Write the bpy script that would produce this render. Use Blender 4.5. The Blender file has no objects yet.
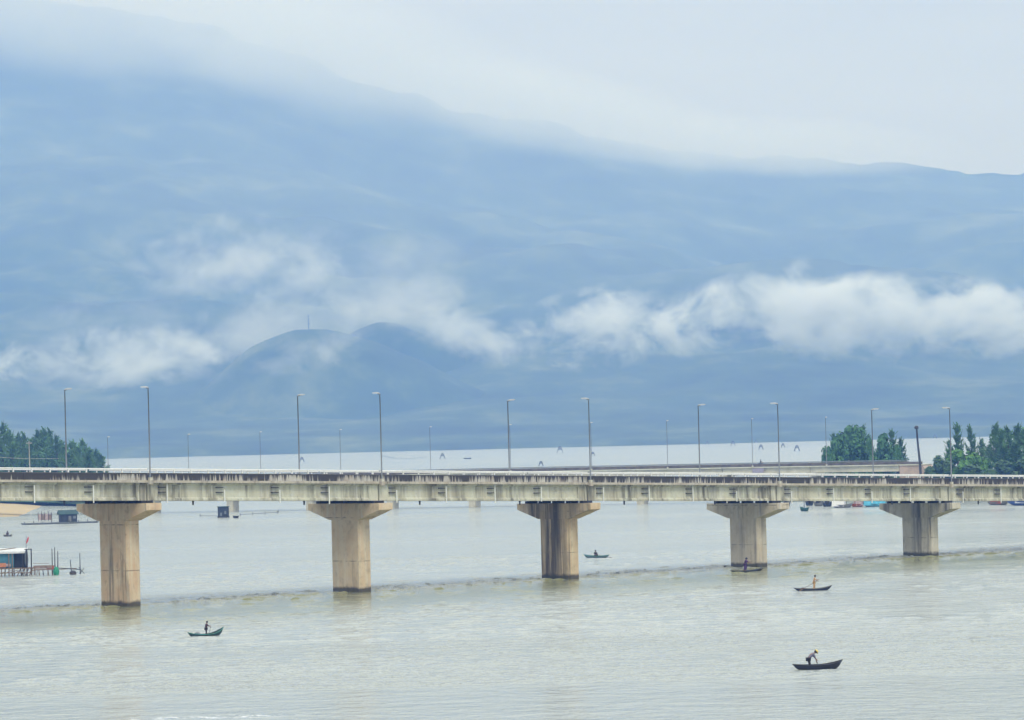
import bpy, bmesh, math, random
from mathutils import Vector, Matrix, Euler, noise as mnoise

R_ = math.radians
sc = bpy.context.scene
COL = sc.collection
F = 3923.0            # focal length in pixels of a 1024 px wide picture
H = 20.6              # camera height above the lagoon
PITCH, ROLL = 1.031, 1.45
rng = random.Random(7)

# ------------------------------------------------------------------ camera
cam_d = bpy.data.cameras.new("camera")
cam = bpy.data.objects.new("camera", cam_d)
COL.objects.link(cam)
CR = Matrix.Rotation(R_(90 + PITCH), 3, 'X') @ Matrix.Rotation(R_(-ROLL), 3, 'Z')
cam.matrix_world = Matrix.Translation((0, 0, H)) @ CR.to_4x4()
cam_d.sensor_width = 36
cam_d.lens = 36 * F / 1024
cam_d.clip_start = 1
cam_d.clip_end = 40000
sc.camera = cam


def ray(px, py):
    return CR @ Vector(((px - 512) / F, -(py - 360) / F, -1))


def at(px, py, z=0.0):
    """Point of the horizontal plane at height z seen at a picture position."""
    d = ray(px, py)
    return Vector((0, 0, H)) + d * ((z - H) / d.z)


def far_at(px, py, Y):
    d = ray(px, py)
    return Vector((0, 0, H)) + d * (Y / d.y)


# ------------------------------------------------------------------ materials
class NT:
    def __init__(self, name):
        self.m = bpy.data.materials.new(name)
        self.m.use_nodes = True
        self.t = self.m.node_tree
        self.t.nodes.clear()
        self.out = self.t.nodes.new("ShaderNodeOutputMaterial")

    def n(self, kind, **kw):
        nd = self.t.nodes.new(kind)
        for k, v in kw.items():
            if k.startswith("i_"):
                key = k[2:]
                key = int(key) if key.isdigit() else key.replace("_", " ")
                nd.inputs[key].default_value = v
            else:
                setattr(nd, k, v)
        return nd

    def l(self, a, b):
        self.t.links.new(a, b)

    def math(self, op, a, b=None, clamp=False):
        nd = self.n("ShaderNodeMath", operation=op, use_clamp=clamp)
        for i, v in enumerate((a, b)):
            if v is None:
                continue
            if hasattr(v, "is_linked"):
                self.l(v, nd.inputs[i])
            else:
                nd.inputs[i].default_value = v
        return nd.outputs[0]

    def coord(self, kind="Object"):
        return self.n("ShaderNodeTexCoord").outputs[kind]

    def scaled(self, vec, s, loc=(0, 0, 0), rot=(0, 0, 0)):
        mp = self.n("ShaderNodeMapping")
        mp.inputs["Scale"].default_value = s
        mp.inputs["Location"].default_value = loc
        mp.inputs["Rotation"].default_value = rot
        self.l(vec, mp.inputs["Vector"])
        return mp.outputs[0]

    def noise(self, vec, scale=1.0, detail=4, rough=0.55):
        nd = self.n("ShaderNodeTexNoise")
        nd.inputs["Scale"].default_value = scale
        nd.inputs["Detail"].default_value = detail
        nd.inputs["Roughness"].default_value = rough
        self.l(vec, nd.inputs["Vector"])
        return nd.outputs["Fac"]

    def ramp(self, v, stops):
        nd = self.n("ShaderNodeValToRGB")
        e = nd.color_ramp.elements
        while len(e) < len(stops):
            e.new(0.5)
        for i, (p, c) in enumerate(stops):
            e[i].position = p
            e[i].color = (*c, 1) if not isinstance(c, (int, float)) else (c, c, c, 1)
        self.l(v, nd.inputs[0])
        return nd.outputs[0]

    def mix(self, fac, a, b, mode="MIX"):
        nd = self.n("ShaderNodeMix", data_type="RGBA", blend_type=mode)
        for i, v in ((0, fac), (6, a), (7, b)):
            if hasattr(v, "is_linked"):
                self.l(v, nd.inputs[i])
            elif i == 0:
                nd.inputs[0].default_value = v
            else:
                nd.inputs[i].default_value = (*v, 1)
        return nd.outputs[2]

    def principled(self, color, rough=0.8, **kw):
        p = self.n("ShaderNodeBsdfPrincipled")
        if hasattr(color, "is_linked"):
            self.l(color, p.inputs["Base Color"])
        else:
            p.inputs["Base Color"].default_value = (*color, 1)
        p.inputs["Roughness"].default_value = rough
        for k, v in kw.items():
            p.inputs[k.replace("_", " ")].default_value = v
        self.l(p.outputs[0], self.out.inputs["Surface"])
        self.p = p
        return p

    def bump(self, h, strength=0.3, dist=0.1):
        b = self.n("ShaderNodeBump")
        b.inputs["Distance"].default_value = dist
        if hasattr(strength, "is_linked"):
            self.l(strength, b.inputs["Strength"])
        else:
            b.inputs["Strength"].default_value = strength
        self.l(h, b.inputs["Height"])
        self.l(b.outputs[0], self.p.inputs["Normal"])


def simple(name, c, rough=0.75, var=0.25, scale=2.0, metallic=0.0):
    m = NT(name)
    f = m.noise(m.coord(), scale, 4)
    lo = tuple(v * (1 - var) for v in c)
    hi = tuple(min(1, v * (1 + var)) for v in c)
    m.principled(m.ramp(f, [(0.3, lo), (0.7, hi)]), rough, Metallic=metallic)
    return m.m


def concrete(name, base, warm, streak=(0.05, 0.045, 0.04), amount=0.5, fine=1.6, lowz=0.12, seed=0.0,
             face_u=None, tide=False, wash=0.45):
    """Weathered concrete: mottling, warm run-off tints and dark vertical streaks that run down from the top."""
    m = NT(name)
    co = m.coord()
    off = (seed * 13.7, seed * 7.1, seed * 3.3)
    mott = m.noise(m.scaled(co, (0.5, 0.5, 0.5), off), 1.0, 6, 0.65)
    col = m.mix(m.ramp(mott, [(0.32, 0.0), (0.68, 1.0)]), base, warm)
    wide = m.noise(m.scaled(co, (0.45, 0.45, lowz * 0.4), off), 1.0, 3)
    fin = m.noise(m.scaled(co, (fine, fine, lowz), off), 1.0, 5, 0.62)
    lo = 0.62 - 0.3 * amount
    s = m.ramp(fin, [(lo, 0.0), (lo + 0.16, 1.0)])
    w = m.ramp(wide, [(0.62 - 0.28 * amount, 0.0), (0.85 - 0.28 * amount, 1.0)])
    st = m.math('MULTIPLY', s, w)
    if face_u is not None:      # the weather side only
        sx = m.n("ShaderNodeSeparateXYZ")
        m.l(co, sx.inputs[0])
        st = m.math('MULTIPLY', st, m.math('LESS_THAN', sx.outputs[0], face_u))
    pale = m.noise(m.scaled(co, (fine * 1.3, fine * 1.3, lowz), (off[0] + 9, off[1], off[2])), 1.0, 4)
    col = m.mix(m.math('MULTIPLY', m.ramp(pale, [(0.52, 0.0), (0.72, 1.0)]), wash), col,
                tuple(min(0.7, v * 1.45) for v in base))
    col = m.mix(m.math('MULTIPLY', st, 0.88), col, streak)
    blot = m.noise(m.scaled(co, (1.1, 1.1, 0.7), (off[2], off[0], off[1])), 1.0, 7, 0.75)
    col = m.mix(m.math('MULTIPLY', m.ramp(blot, [(0.53, 0.0), (0.70, 1.0)]), 0.65), col, tuple(v * .45 for v in warm))
    if tide:
        sj = m.n("ShaderNodeSeparateXYZ")
        m.l(co, sj.inputs[0])
        zz = m.math('ADD', sj.outputs[2], seed * 0.4)
        fr = m.math('FRACT', m.math('DIVIDE', zz, 5.7))
        jt = m.math('MULTIPLY', m.math('LESS_THAN', fr, 0.022), m.ramp(m.noise(co, 0.9, 3), [(0.42, 0.0), (0.6, 1.0)]))
        col = m.mix(m.math('MULTIPLY', jt, 0.75), col, tuple(v * .3 for v in warm))
        sx2 = m.n("ShaderNodeSeparateXYZ")
        m.l(co, sx2.inputs[0])
        wob = m.math('MULTIPLY', m.noise(co, 1.3, 4), 0.7)
        z = m.math('SUBTRACT', sx2.outputs[2], wob)
        band = m.ramp(m.math('MULTIPLY', z, 0.5), [(0.03, 1.0), (0.22, 0.0)])
        col = m.mix(m.math('MULTIPLY', band, 0.9), col, (0.035, 0.034, 0.018))
    m.principled(col, 0.88)
    m.bump(fin, 0.25, 0.05)
    return m.m


M = {}
M['girder'] = concrete("girder_concrete", (0.61, 0.625, 0.51), (0.53, 0.50, 0.38), (0.10, 0.09, 0.065), 0.74, 1.5, 0.14, 2.0, wash=0.5)
M['flange'] = simple("flange_concrete", (0.58, 0.59, 0.50), 0.85, 0.15, 0.8)
M['deckedge'] = concrete("deck_edge_concrete", (0.52, 0.49, 0.42), (0.42, 0.36, 0.28), (0.06, 0.05, 0.045), 0.45, 1.2, 0.6, 3.0)


def parapet_mat():
    """Concrete with black run-off that hangs down from the top edge in ragged tongues."""
    m = NT("parapet_concrete")
    co = m.coord()
    sx = m.n("ShaderNodeSeparateXYZ")
    m.l(co, sx.inputs[0])
    h = m.math('SUBTRACT', sx.outputs[2], m.math('SUBTRACT', 15.3, m.math('MULTIPLY', sx.outputs[0], 0.0308)))
    h = m.math('DIVIDE', m.math('SUBTRACT', h, 0.30), 0.9)
    tong = m.noise(m.scaled(co, (2.6, 2.6, 0.12)), 1.0, 4, 0.7)
    big = m.noise(m.scaled(co, (0.16, 0.16, 0.02), (4, 0, 0)), 1.0, 3, 0.6)
    v = m.math('ADD', m.math('MULTIPLY', m.math('SUBTRACT', tong, 0.5), 3.4), m.math('MULTIPLY', m.math('SUBTRACT', big, 0.5), 3.0))
    v = m.math('ADD', v, m.math('MULTIPLY', m.math('SUBTRACT', h, 0.42), 0.5))
    st = m.ramp(m.math('ADD', v, 0.5), [(0.12, 0.0), (0.50, 1.0)])
    mott = m.noise(m.scaled(co, (0.6, 0.6, 0.6)), 1.0, 5, 0.65)
    col = m.ramp(mott, [(0.3, (0.36, 0.30, 0.25)), (0.5, (0.46, 0.44, 0.40)), (0.72, (0.56, 0.54, 0.49))])
    col = m.mix(m.math('MULTIPLY', st, 0.93), col, (0.020, 0.016, 0.017))
    m.principled(col, 0.9)
    return m.m


M['parapet'] = parapet_mat()
M['coping'] = simple("blackened_coping", (0.10, 0.095, 0.09), 0.9, 0.5, 1.2)
M['asphalt'] = simple("asphalt", (0.055, 0.055, 0.055), 0.9, 0.2, 3)
M['white_paint'] = simple("white_painted_steel", (0.78, 0.79, 0.78), 0.5, 0.08, 2)
M['pvc'] = simple("white_pipe", (0.80, 0.82, 0.80), 0.5, 0.06, 2)
M['dark_steel'] = simple("dark_steel", (0.035, 0.035, 0.035), 0.6, 0.2, 4)
M['galv'] = simple("galvanised_steel", (0.16, 0.18, 0.20), 0.5, 0.15, 2, 0.3)
M['lamp_case'] = simple("lamp_case", (0.48, 0.50, 0.52), 0.4, 0.1, 3)
M['lamp_glass'] = simple("lamp_glass", (0.75, 0.78, 0.8), 0.15, 0.05, 3)
M['rubber'] = simple("bearing_rubber", (0.02, 0.02, 0.02), 0.8, 0.1, 3)
M['pale_conc'] = simple("pale_concrete", (0.54, 0.52, 0.43), 0.85, 0.18, 0.5)
M['pink_conc'] = simple("pinkish_concrete", (0.46, 0.36, 0.30), 0.85, 0.18, 0.5)
M['brown_conc'] = simple("stained_concrete_barrier", (0.12, 0.105, 0.095), 0.85, 0.4, 0.7)
M['wood'] = simple("weathered_wood", (0.19, 0.13, 0.085), 0.85, 0.35, 6)
M['dark_wood'] = simple("wet_dark_wood", (0.03, 0.027, 0.025), 0.8, 0.3, 6)
M['black_hull'] = simple("tarred_hull", (0.014, 0.014, 0.02), 0.55, 0.3, 6)
M['teal_hull'] = simple("teal_painted_hull", (0.02, 0.055, 0.05), 0.6, 0.3, 6)
M['teal_trim'] = simple("teal_trim", (0.04, 0.22, 0.18), 0.6, 0.2, 6)
M['skin'] = simple("skin", (0.24, 0.13, 0.085), 0.6, 0.1, 20)
M['hair'] = simple("black_hair", (0.012, 0.010, 0.010), 0.5, 0.2, 40)
M['eye'] = simple("eye", (0.02, 0.015, 0.012), 0.2, 0.1, 40)
M['cyan_tarp'] = simple("cyan_tarpaulin", (0.10, 0.46, 0.66), 0.6, 0.25, 1.2)
M['white_tarp'] = simple("white_tarpaulin", (0.78, 0.78, 0.77), 0.6, 0.1, 1)
M['blue_paint'] = simple("blue_paint", (0.02, 0.07, 0.28), 0.5, 0.2, 1.5)
M['red_paint'] = simple("red_brown_paint", (0.30, 0.07, 0.04), 0.6, 0.25, 2)
M['grey_hull'] = simple("grey_hull", (0.16, 0.16, 0.15), 0.7, 0.25, 2)
M['blue_wall'] = simple("faded_blue_sheet", (0.06, 0.21, 0.29), 0.7, 0.25, 1.2)
M['navy'] = simple("dark_navy_sheet", (0.020, 0.026, 0.036), 0.7, 0.4, 1.5)
M['green_roof'] = simple("dark_green_roof", (0.02, 0.06, 0.055), 0.7, 0.3, 1.5)
M['zinc'] = simple("pale_zinc_roof", (0.62, 0.64, 0.65), 0.5, 0.15, 1.5)
M['orange_cloth'] = simple("orange_cloth", (0.50, 0.20, 0.09), 0.8, 0.25, 4)
M['flag_red'] = simple("flag_red", (0.55, 0.03, 0.03), 0.8, 0.1, 4)
M['net_green'] = simple("green_net", (0.02, 0.24, 0.13), 0.8, 0.3, 5)
M['net_brown'] = simple("brown_net", (0.23, 0.17, 0.14), 0.85, 0.35, 3)
M['net_grey'] = simple("grey_net", (0.13, 0.15, 0.16), 0.85, 0.3, 3)
M['pink_tarp'] = simple("faded_pink_sheet", (0.44, 0.34, 0.34), 0.8, 0.3, 1.2)
M['bark'] = simple("bark", (0.09, 0.07, 0.055), 0.9, 0.3, 3)
M['tyre'] = simple("tyre_rubber", (0.015, 0.015, 0.015), 0.8, 0.1, 8)


def foliage(name, dark, light):
    m = NT(name)
    f = m.noise(m.coord(), 0.55, 4, 0.6)
    f2 = m.noise(m.coord(), 6.0, 2)
    ri = m.n("ShaderNodeObjectInfo").outputs["Random"]
    f3 = m.math('ADD', m.math('MULTIPLY', f, 0.75), m.math('MULTIPLY', f2, 0.3))
    f3 = m.math('ADD', f3, m.math('MULTIPLY', ri, 0.12))
    m.principled(m.ramp(f3, [(0.38, dark), (0.72, light)]), 0.75)
    return m.m


M['casuarina'] = foliage("casuarina_needles", (0.034, 0.105, 0.036), (0.11, 0.26, 0.085))
M['broadleaf'] = foliage("dense_broadleaf", (0.024, 0.090, 0.030), (0.075, 0.215, 0.070))
M['bright'] = foliage("bright_bush_leaves", (0.045, 0.14, 0.02), (0.11, 0.27, 0.045))
M['hedge'] = foliage("dark_shrub_leaves", (0.026, 0.075, 0.032), (0.07, 0.15, 0.06))


# ------------------------------------------------------------------ mesh helpers
class MB:
    def __init__(self):
        self.v, self.f = [], []

    def add(self, vs, fs):
        o = len(self.v)
        self.v += [tuple(p) for p in vs]
        self.f += [tuple(i + o for i in q) for q in fs]

    def box(self, x0, x1, y0, y1, z0, z1, fz=None, m=None):
        vs = [Vector((x, y, z)) for z in (z0, z1) for y in (y0, y1) for x in (x0, x1)]
        if fz:
            vs = [Vector((p.x, p.y, p.z + fz(p.x))) for p in vs]
        if m:
            vs = [m @ p for p in vs]
        self.add(vs, [(0, 2, 3, 1), (4, 5, 7, 6), (0, 1, 5, 4), (2, 6, 7, 3), (0, 4, 6, 2), (1, 3, 7, 5)])
        return self

    def prism(self, poly, axis_pts):
        """A closed cross-section (list of (a,b) pairs) swept through functions that give 3D points."""
        n = len(poly)
        vs = []
        for fn in axis_pts:
            vs += [fn(a, b) for a, b in poly]
        fs = []
        for k in range(len(axis_pts) - 1):
            for i in range(n):
                j = (i + 1) % n
                fs.append((k * n + i, k * n + j, (k + 1) * n + j, (k + 1) * n + i))
        fs.append(tuple(range(n - 1, -1, -1)))
        fs.append(tuple((len(axis_pts) - 1) * n + i for i in range(n)))
        self.add(vs, fs)
        return self

    def tube(self, pts, rad, n=6, cap=True):
        pts = [Vector(p) for p in pts]
        if not isinstance(rad, (list, tuple)):
            rad = [rad] * len(pts)
        vs, fs = [], []
        up0 = Vector((0, 0, 1))
        for i, p in enumerate(pts):
            d = (pts[min(i + 1, len(pts) - 1)] - pts[max(i - 1, 0)]).normalized()
            up = up0 if abs(d.z) < 0.9 else Vector((1, 0, 0))
            a = d.cross(up).normalized()
            b = d.cross(a).normalized()
            for k in range(n):
                t = 2 * math.pi * k / n
                vs.append(p + (a * math.cos(t) + b * math.sin(t)) * rad[i])
        for i in range(len(pts) - 1):
            for k in range(n):
                j = (k + 1) % n
                fs.append((i * n + k, i * n + j, (i + 1) * n + j, (i + 1) * n + k))
        if cap:
            fs.append(tuple(range(n)))
            fs.append(tuple((len(pts) - 1) * n + k for k in range(n - 1, -1, -1)))
        self.add(vs, fs)
        return self

    def lathe(self, prof, n=10, c=(0, 0, 0)):
        vs, fs = [], []
        for r, z in prof:
            for k in range(n):
                t = 2 * math.pi * k / n
                vs.append((c[0] + r * math.cos(t), c[1] + r * math.sin(t), c[2] + z))
        for i in range(len(prof) - 1):
            for k in range(n):
                j = (k + 1) % n
                fs.append((i * n + k, i * n + j, (i + 1) * n + j, (i + 1) * n + k))
        fs.append(tuple(range(n - 1, -1, -1)))
        fs.append(tuple((len(prof) - 1) * n + k for k in range(n)))
        self.add(vs, fs)
        return self

    def quad(self, c, a, b):
        c, a, b = Vector(c), Vector(a), Vector(b)
        self.add([c - a - b, c + a - b, c + a + b, c - a + b], [(0, 1, 2, 3)])
        return self

    def build(self, name, mat, parent=None, smooth=False):
        me = bpy.data.meshes.new(name)
        me.from_pydata(self.v, [], self.f)
        me.update()
        if smooth:
            me.polygons.foreach_set("use_smooth", [True] * len(me.polygons))
        o = bpy.data.objects.new(name, me)
        COL.objects.link(o)
        if mat:
            me.materials.append(mat)
        if parent:
            o.parent = parent
        return o


def tag(o, label=None, cat=None, group=None, kind=None):
    for k, v in (("label", label), ("category", cat), ("group", group), ("kind", kind)):
        if v:
            o[k] = v
    return o


def empty(name, loc, rz=0.0, label=None, cat=None, group=None):
    o = bpy.data.objects.new(name, None)
    COL.objects.link(o)
    o.location = loc
    o.rotation_euler = (0, 0, rz)
    o.empty_display_size = 0.5
    return tag(o, label, cat, group)


def kids(o):
    return [c for c in bpy.data.objects if c.parent is o]


def copy_tree(o, parent=None):
    c = o.copy()
    COL.objects.link(c)
    c.parent = parent
    for ch in kids(o):
        copy_tree(ch, c)
    return c


# ------------------------------------------------------------------ water, ground, mountains
def make_water():
    m = NT("lagoon_water")
    co = m.coord()
    # patches of wind-ruffled and smoother water, drawn out along the current
    ang = R_(-20)
    patch = m.noise(m.scaled(co, (0.006, 0.03, 1), rot=(0, 0, ang)), 1.0, 5, 0.6)
    silt = m.noise(m.scaled(co, (0.004, 0.012, 1), (3, 1, 0), rot=(0, 0, ang)), 1.0, 4, 0.55)
    col = m.ramp(silt, [(0.3, (0.365, 0.40, 0.385)), (0.7, (0.43, 0.465, 0.445))])
    # distance across the current line that runs past the bridge piers
    mp = m.n("ShaderNodeMapping", vector_type='TEXTURE')
    mp.inputs["Location"].default_value = (-48.4, 488, 0)
    mp.inputs["Rotation"].default_value = (0, 0, R_(42.6))
    m.l(co, mp.inputs[0])
    sp = m.n("ShaderNodeSeparateXYZ")
    m.l(mp.outputs[0], sp.inputs[0])
    wob = m.math('MULTIPLY', m.math('SUBTRACT', m.noise(m.scaled(co, (.03, .03, 1)), 1.0, 4), .5), 22.0)
    dv = m.math('ADD', sp.outputs[1], wob)
    # siltier olive water on the near side of it
    olive = m.ramp(m.math('DIVIDE', m.math('ADD', dv, 60.0), 70.0), [(0.10, 0.0), (0.72, 0.85), (0.86, 1.0), (0.93, 0.0)])
    col = m.mix(m.math('MULTIPLY', olive, 0.85), col, (0.225, 0.23, 0.08))
    # a few flecks of foam
    fc = at(215, 717)
    fd = m.n("ShaderNodeVectorMath", operation='LENGTH')
    m.l(m.scaled(co, (1 / 8.0, 1 / 2.2, 0), (-fc.x / 8.0, -fc.y / 2.2, 0)), fd.inputs[0])
    fo = m.math('SUBTRACT', 1.0, fd.outputs["Value"], True)
    fo = m.math('MULTIPLY', m.ramp(m.noise(m.scaled(co, (1.1, .5, 1)), 1.0, 4), [(0.50, 0.0), (0.58, 1.0)]), m.math('MULTIPLY', fo, 2.5, True))
    col = m.mix(m.math('MULTIPLY', fo, 0.9), col, (0.85, 0.87, 0.87))
    m.principled(col, 0.10, IOR=1.333)
    w1 = m.noise(m.scaled(co, (0.40, 0.34, 1), rot=(0, 0, R_(8))), 1.0, 4, 0.6)
    w2 = m.noise(m.scaled(co, (0.10, 0.13, 1), (7, 2, 0), rot=(0, 0, R_(-14))), 1.0, 3, 0.55)
    w3 = m.noise(m.scaled(co, (1.9, 2.6, 1), (1, 5, 0), rot=(0, 0, R_(15))), 1.0, 2, 0.5)
    h = m.math('ADD', m.math('MULTIPLY', w1, 0.9), m.math('MULTIPLY', w2, 0.9))
    h = m.math('ADD', h, m.math('MULTIPLY', w3, 0.16))
    brk = m.ramp(m.noise(m.scaled(co, (.55, .17, 1), (2, 2, 0)), 1.0, 3), [(.54, 0.0), (.60, 1.0)])
    band = m.math('SUBTRACT', 1.0, m.math('ABSOLUTE', m.math('DIVIDE', m.math('SUBTRACT', dv, 6.0), 9.0)), True)
    st = m.math('ADD', m.ramp(patch, [(0.35, 0.45), (0.65, 1.0)]), m.math('MULTIPLY', m.math('MULTIPLY', band, brk), 2.2))
    st = m.math('MULTIPLY', st, m.math('SUBTRACT', 1.0, m.math('MULTIPLY', olive, 0.78)))
    m.bump(h, st, 2.2)
    # roughness stands for the ripples too small to model
    r = m.ramp(patch, [(0.35, 0.11), (0.65, 0.20)])
    r = m.math('MULTIPLY', r, m.math('SUBTRACT', 1.0, m.math('MULTIPLY', olive, 0.7)))
    m.l(r, m.p.inputs["Roughness"])
    b = MB()
    b.add([(-6800, -250, 0), (6800, -250, 0), (6800, 5200, 0), (-6800, 5200, 0)], [(0, 1, 2, 3)])
    M['water'] = m.m
    tag(b.build("water", m.m), "grey green rippled lagoon water stretching to the far shore", None, None, "structure")


make_water()


def make_ripples():
    """Small wave crests: a choppy line along the bridge piers and scattered chop on the near water."""
    r = random.Random(5)
    b = MB()

    def crest(c, L, wdt, hgt, a):
        d = Vector((math.cos(a), math.sin(a), 0))
        n = Vector((-d.y, d.x, 0))
        k = 5
        vs = []
        for i in range(k):
            t = i / (k - 1) * 2 - 1
            e = 1 - t * t
            p = c + d * (t * L / 2) + n * (0.18 * wdt * math.sin(3 * t + c.x))
            for q, z in ((-1, -.02), (-.55, .34), (0, 1.0), (.6, .36), (1, -.02)):
                vs.append(p + n * (q * wdt / 2) + Vector((0, 0, (hgt * z if z > 0 else z) * (e if z > 0 else 1) - .004)))
        fs = [(i * 5 + j, i * 5 + j + 1, (i + 1) * 5 + j + 1, (i + 1) * 5 + j) for i in range(k - 1) for j in range(4)]
        b.add(vs, fs)
    A_ = R_(42.6)
    D, N = Vector((math.cos(A_), math.sin(A_), 0)), Vector((-math.sin(A_), math.cos(A_), 0))
    P0 = Vector((-48.4, 488, 0))
    for _ in range(1500):
        u = r.uniform(-20, 230)
        g = mnoise.noise(Vector((u / 14, 4, 1)))
        if g < r.uniform(-.5, .3):
            continue
        v = 5 + r.gauss(0, 3.2) + 5 * mnoise.noise(Vector((u / 40, 0, 7)))
        crest(P0 + D * u + N * v, r.uniform(.5, 2.4), r.uniform(.5, 1.3), r.uniform(.07, .24), r.gauss(0, .25))
    for _ in range(9000):
        Y = 320 + 330 * r.random() ** 1.5
        X = r.uniform(-.14, .14) * Y
        g = mnoise.noise(Vector((X / 30, Y / 70, 2)))
        if g < r.uniform(-.7, .5):
            continue
        dv = (Vector((X, Y, 0)) - P0).dot(N)
        if -38 < dv < 1 and r.random() < .85:      # the slicker strip in front of the piers
            continue
        crest(Vector((X, Y, 0)), r.uniform(.8, 4.5), r.uniform(.6, 1.8), r.uniform(.03, .13), r.gauss(0.05, .22))
    tag(b.build("ripples", M['water'], smooth=True), "small wave crests of the choppy water around the piers", None, None, "stuff")


make_ripples()


def interp(tab, x):
    if x <= tab[0][0]:
        return tab[0][1]
    for (a, b), (c, d) in zip(tab, tab[1:]):
        if x <= c:
            t = (x - a) / (c - a)
            return b + (d - b) * t
    return tab[-1][1]


SHORE, RIDGE = 4480.0, 10000.0
RTAB = [((p - 512) / F * RIDGE, e * RIDGE / F + H) for p, e in
        [(-900, 330), (-400, 440), (0, 452), (230, 408), (310, 372), (420, 332), (520, 312), (600, 290), (660, 272),
         (760, 262), (850, 258), (930, 254), (985, 242), (1024, 240), (1250, 262), (1700, 210), (2600, 120)]]


def gauss(x, y, cx, cy, sl, sr, sy):
    s = sl if x < cx else sr
    return math.exp(-((x - cx) / s) ** 2 - ((y - cy) / sy) ** 2)


def terrain_h(x, y):
    t = max(0.0, (y - SHORE) / (RIDGE - SHORE))
    n = mnoise.fractal(Vector((x / 900, y / 900, 3.1)), 1.0, 2.0, 5)
    n2 = mnoise.fractal(Vector((x / 260, y / 420, 8.1)), 0.9, 2.1, 5)
    wig = 70 * mnoise.noise(Vector((x / 500, 0, 9)))
    if y < SHORE + wig:
        return -0.8
    rh = sum(interp(RTAB, x + q) for q in (-140, -90, -40, 0, 40, 90, 140)) / 7
    if t < 1:
        base = rh * t ** 1.55
    else:
        base = rh * max(0.0, 1 - (t - 1) * 2.0)
    amp = min(1, max(0, t)) * max(0.0, 1 - abs(t - 0.5) * 1.7) + 0.06
    z = base + n * 150 * amp * (1 if t < .8 else max(.12, 1 - (t - .8) * 5)) + n2 * 42 * min(1.0, amp + .1) * (1 if t < .6 else max(.15, 1 - (t - .6) * 3))
    z += 16 * mnoise.fractal(Vector((x / 120, 0.5, 1.7)), 0.9, 2.0, 4) * max(0, min(1, (t - .75) * 5))
    z += 10 * (1 - math.exp(-(y - SHORE - wig) / 60))
    return max(0.5, z)


def make_mountains():
    m = NT("forested_slopes")
    co = m.coord()
    f = m.noise(m.scaled(co, (0.006, 0.004, 0.006)), 1.0, 9, 0.7)
    col = m.ramp(f, [(0.35, (0.012, 0.030, 0.014)), (0.52, (0.035, 0.066, 0.028)), (0.66, (0.10, 0.13, 0.06))])
    m.principled(col, 0.9)
    xs = [-4200 + 8400 * i / 240 for i in range(241)]
    # finer in view
    xs = sorted(set([-4200, -3600, -3000, -2500, -2100] + [-1800 + 22.5 * i for i in range(161)] + [2100, 2500, 3000, 3600, 4200]))
    ys = [4380 + 30 * i for i in range(200)] + [10400 + 100 * i for i in range(14)]
    b = MB()
    vs = [(x, y, terrain_h(x, y)) for y in ys for x in xs]
    nx = len(xs)
    fs = [(j * nx + i, j * nx + i + 1, (j + 1) * nx + i + 1, (j + 1) * nx + i) for j in range(len(ys) - 1) for i in range(nx - 1)]
    b.add(vs, fs)
    o = b.build("mountains", m.m, smooth=True)
    tag(o, "hazy forested mountain range beyond the lagoon", None, None, "structure")

    # the two rounded foothills that stand out of the mist
    def hill(name, px, py, Y, sl, sr, sy, label):
        top = far_at(px, py, Y)
        g = MB()
        n = 70
        vs, fs = [], []
        for j in range(n + 1):
            for i in range(n + 1):
                x = top.x + (i / n - 0.5) * 2 * (2.0 * (sl if i < n / 2 else sr))
                y = top.y + (j / n - 0.5) * 4.4 * sy
                k = gauss(x, y, top.x, top.y, sl, sr, sy)
                z = top.z * k * (1.0 + 0.05 * mnoise.fractal(Vector((x / 70, y / 90, top.x)), 0.9, 2.1, 4) * (1 - k * .5))
                z = z - top.z * 0.06
                vs.append((x, y, z))
        for j in range(n):
            for i in range(n):
                fs.append((j * (n + 1) + i, j * (n + 1) + i + 1, (j + 1) * (n + 1) + i + 1, (j + 1) * (n + 1) + i))
        g.add(vs, fs)
        tag(g.build(name, m.m, smooth=True), label, None, None, "structure")
        return Vector((top.x, top.y, top.z * 0.95))
    t1 = hill("hill", 303, 322, 5650, 190, 300, 300, "rounded forested hill rising out of the mist with a mast on it")
    hill("hill", 378, 315, 6050, 170, 240, 260, "second rounded hill behind the hill with the mast")
    return t1


mast_top = make_mountains()
mb = MB()
z0 = mast_top.z - 3
mb.tube([(mast_top.x + 8, mast_top.y, z0), (mast_top.x + 8, mast_top.y, z0 + 22)], [1.0, 0.45], 6)
for zz in (9, 15, 20):
    mb.box(mast_top.x + 6.4, mast_top.x + 9.6, mast_top.y - .4, mast_top.y + .4, z0 + zz, z0 + zz + 1.0)
tag(mb.build("radio_mast", M['galv']), "thin radio mast on the top of the misty hill", "mast")


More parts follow.
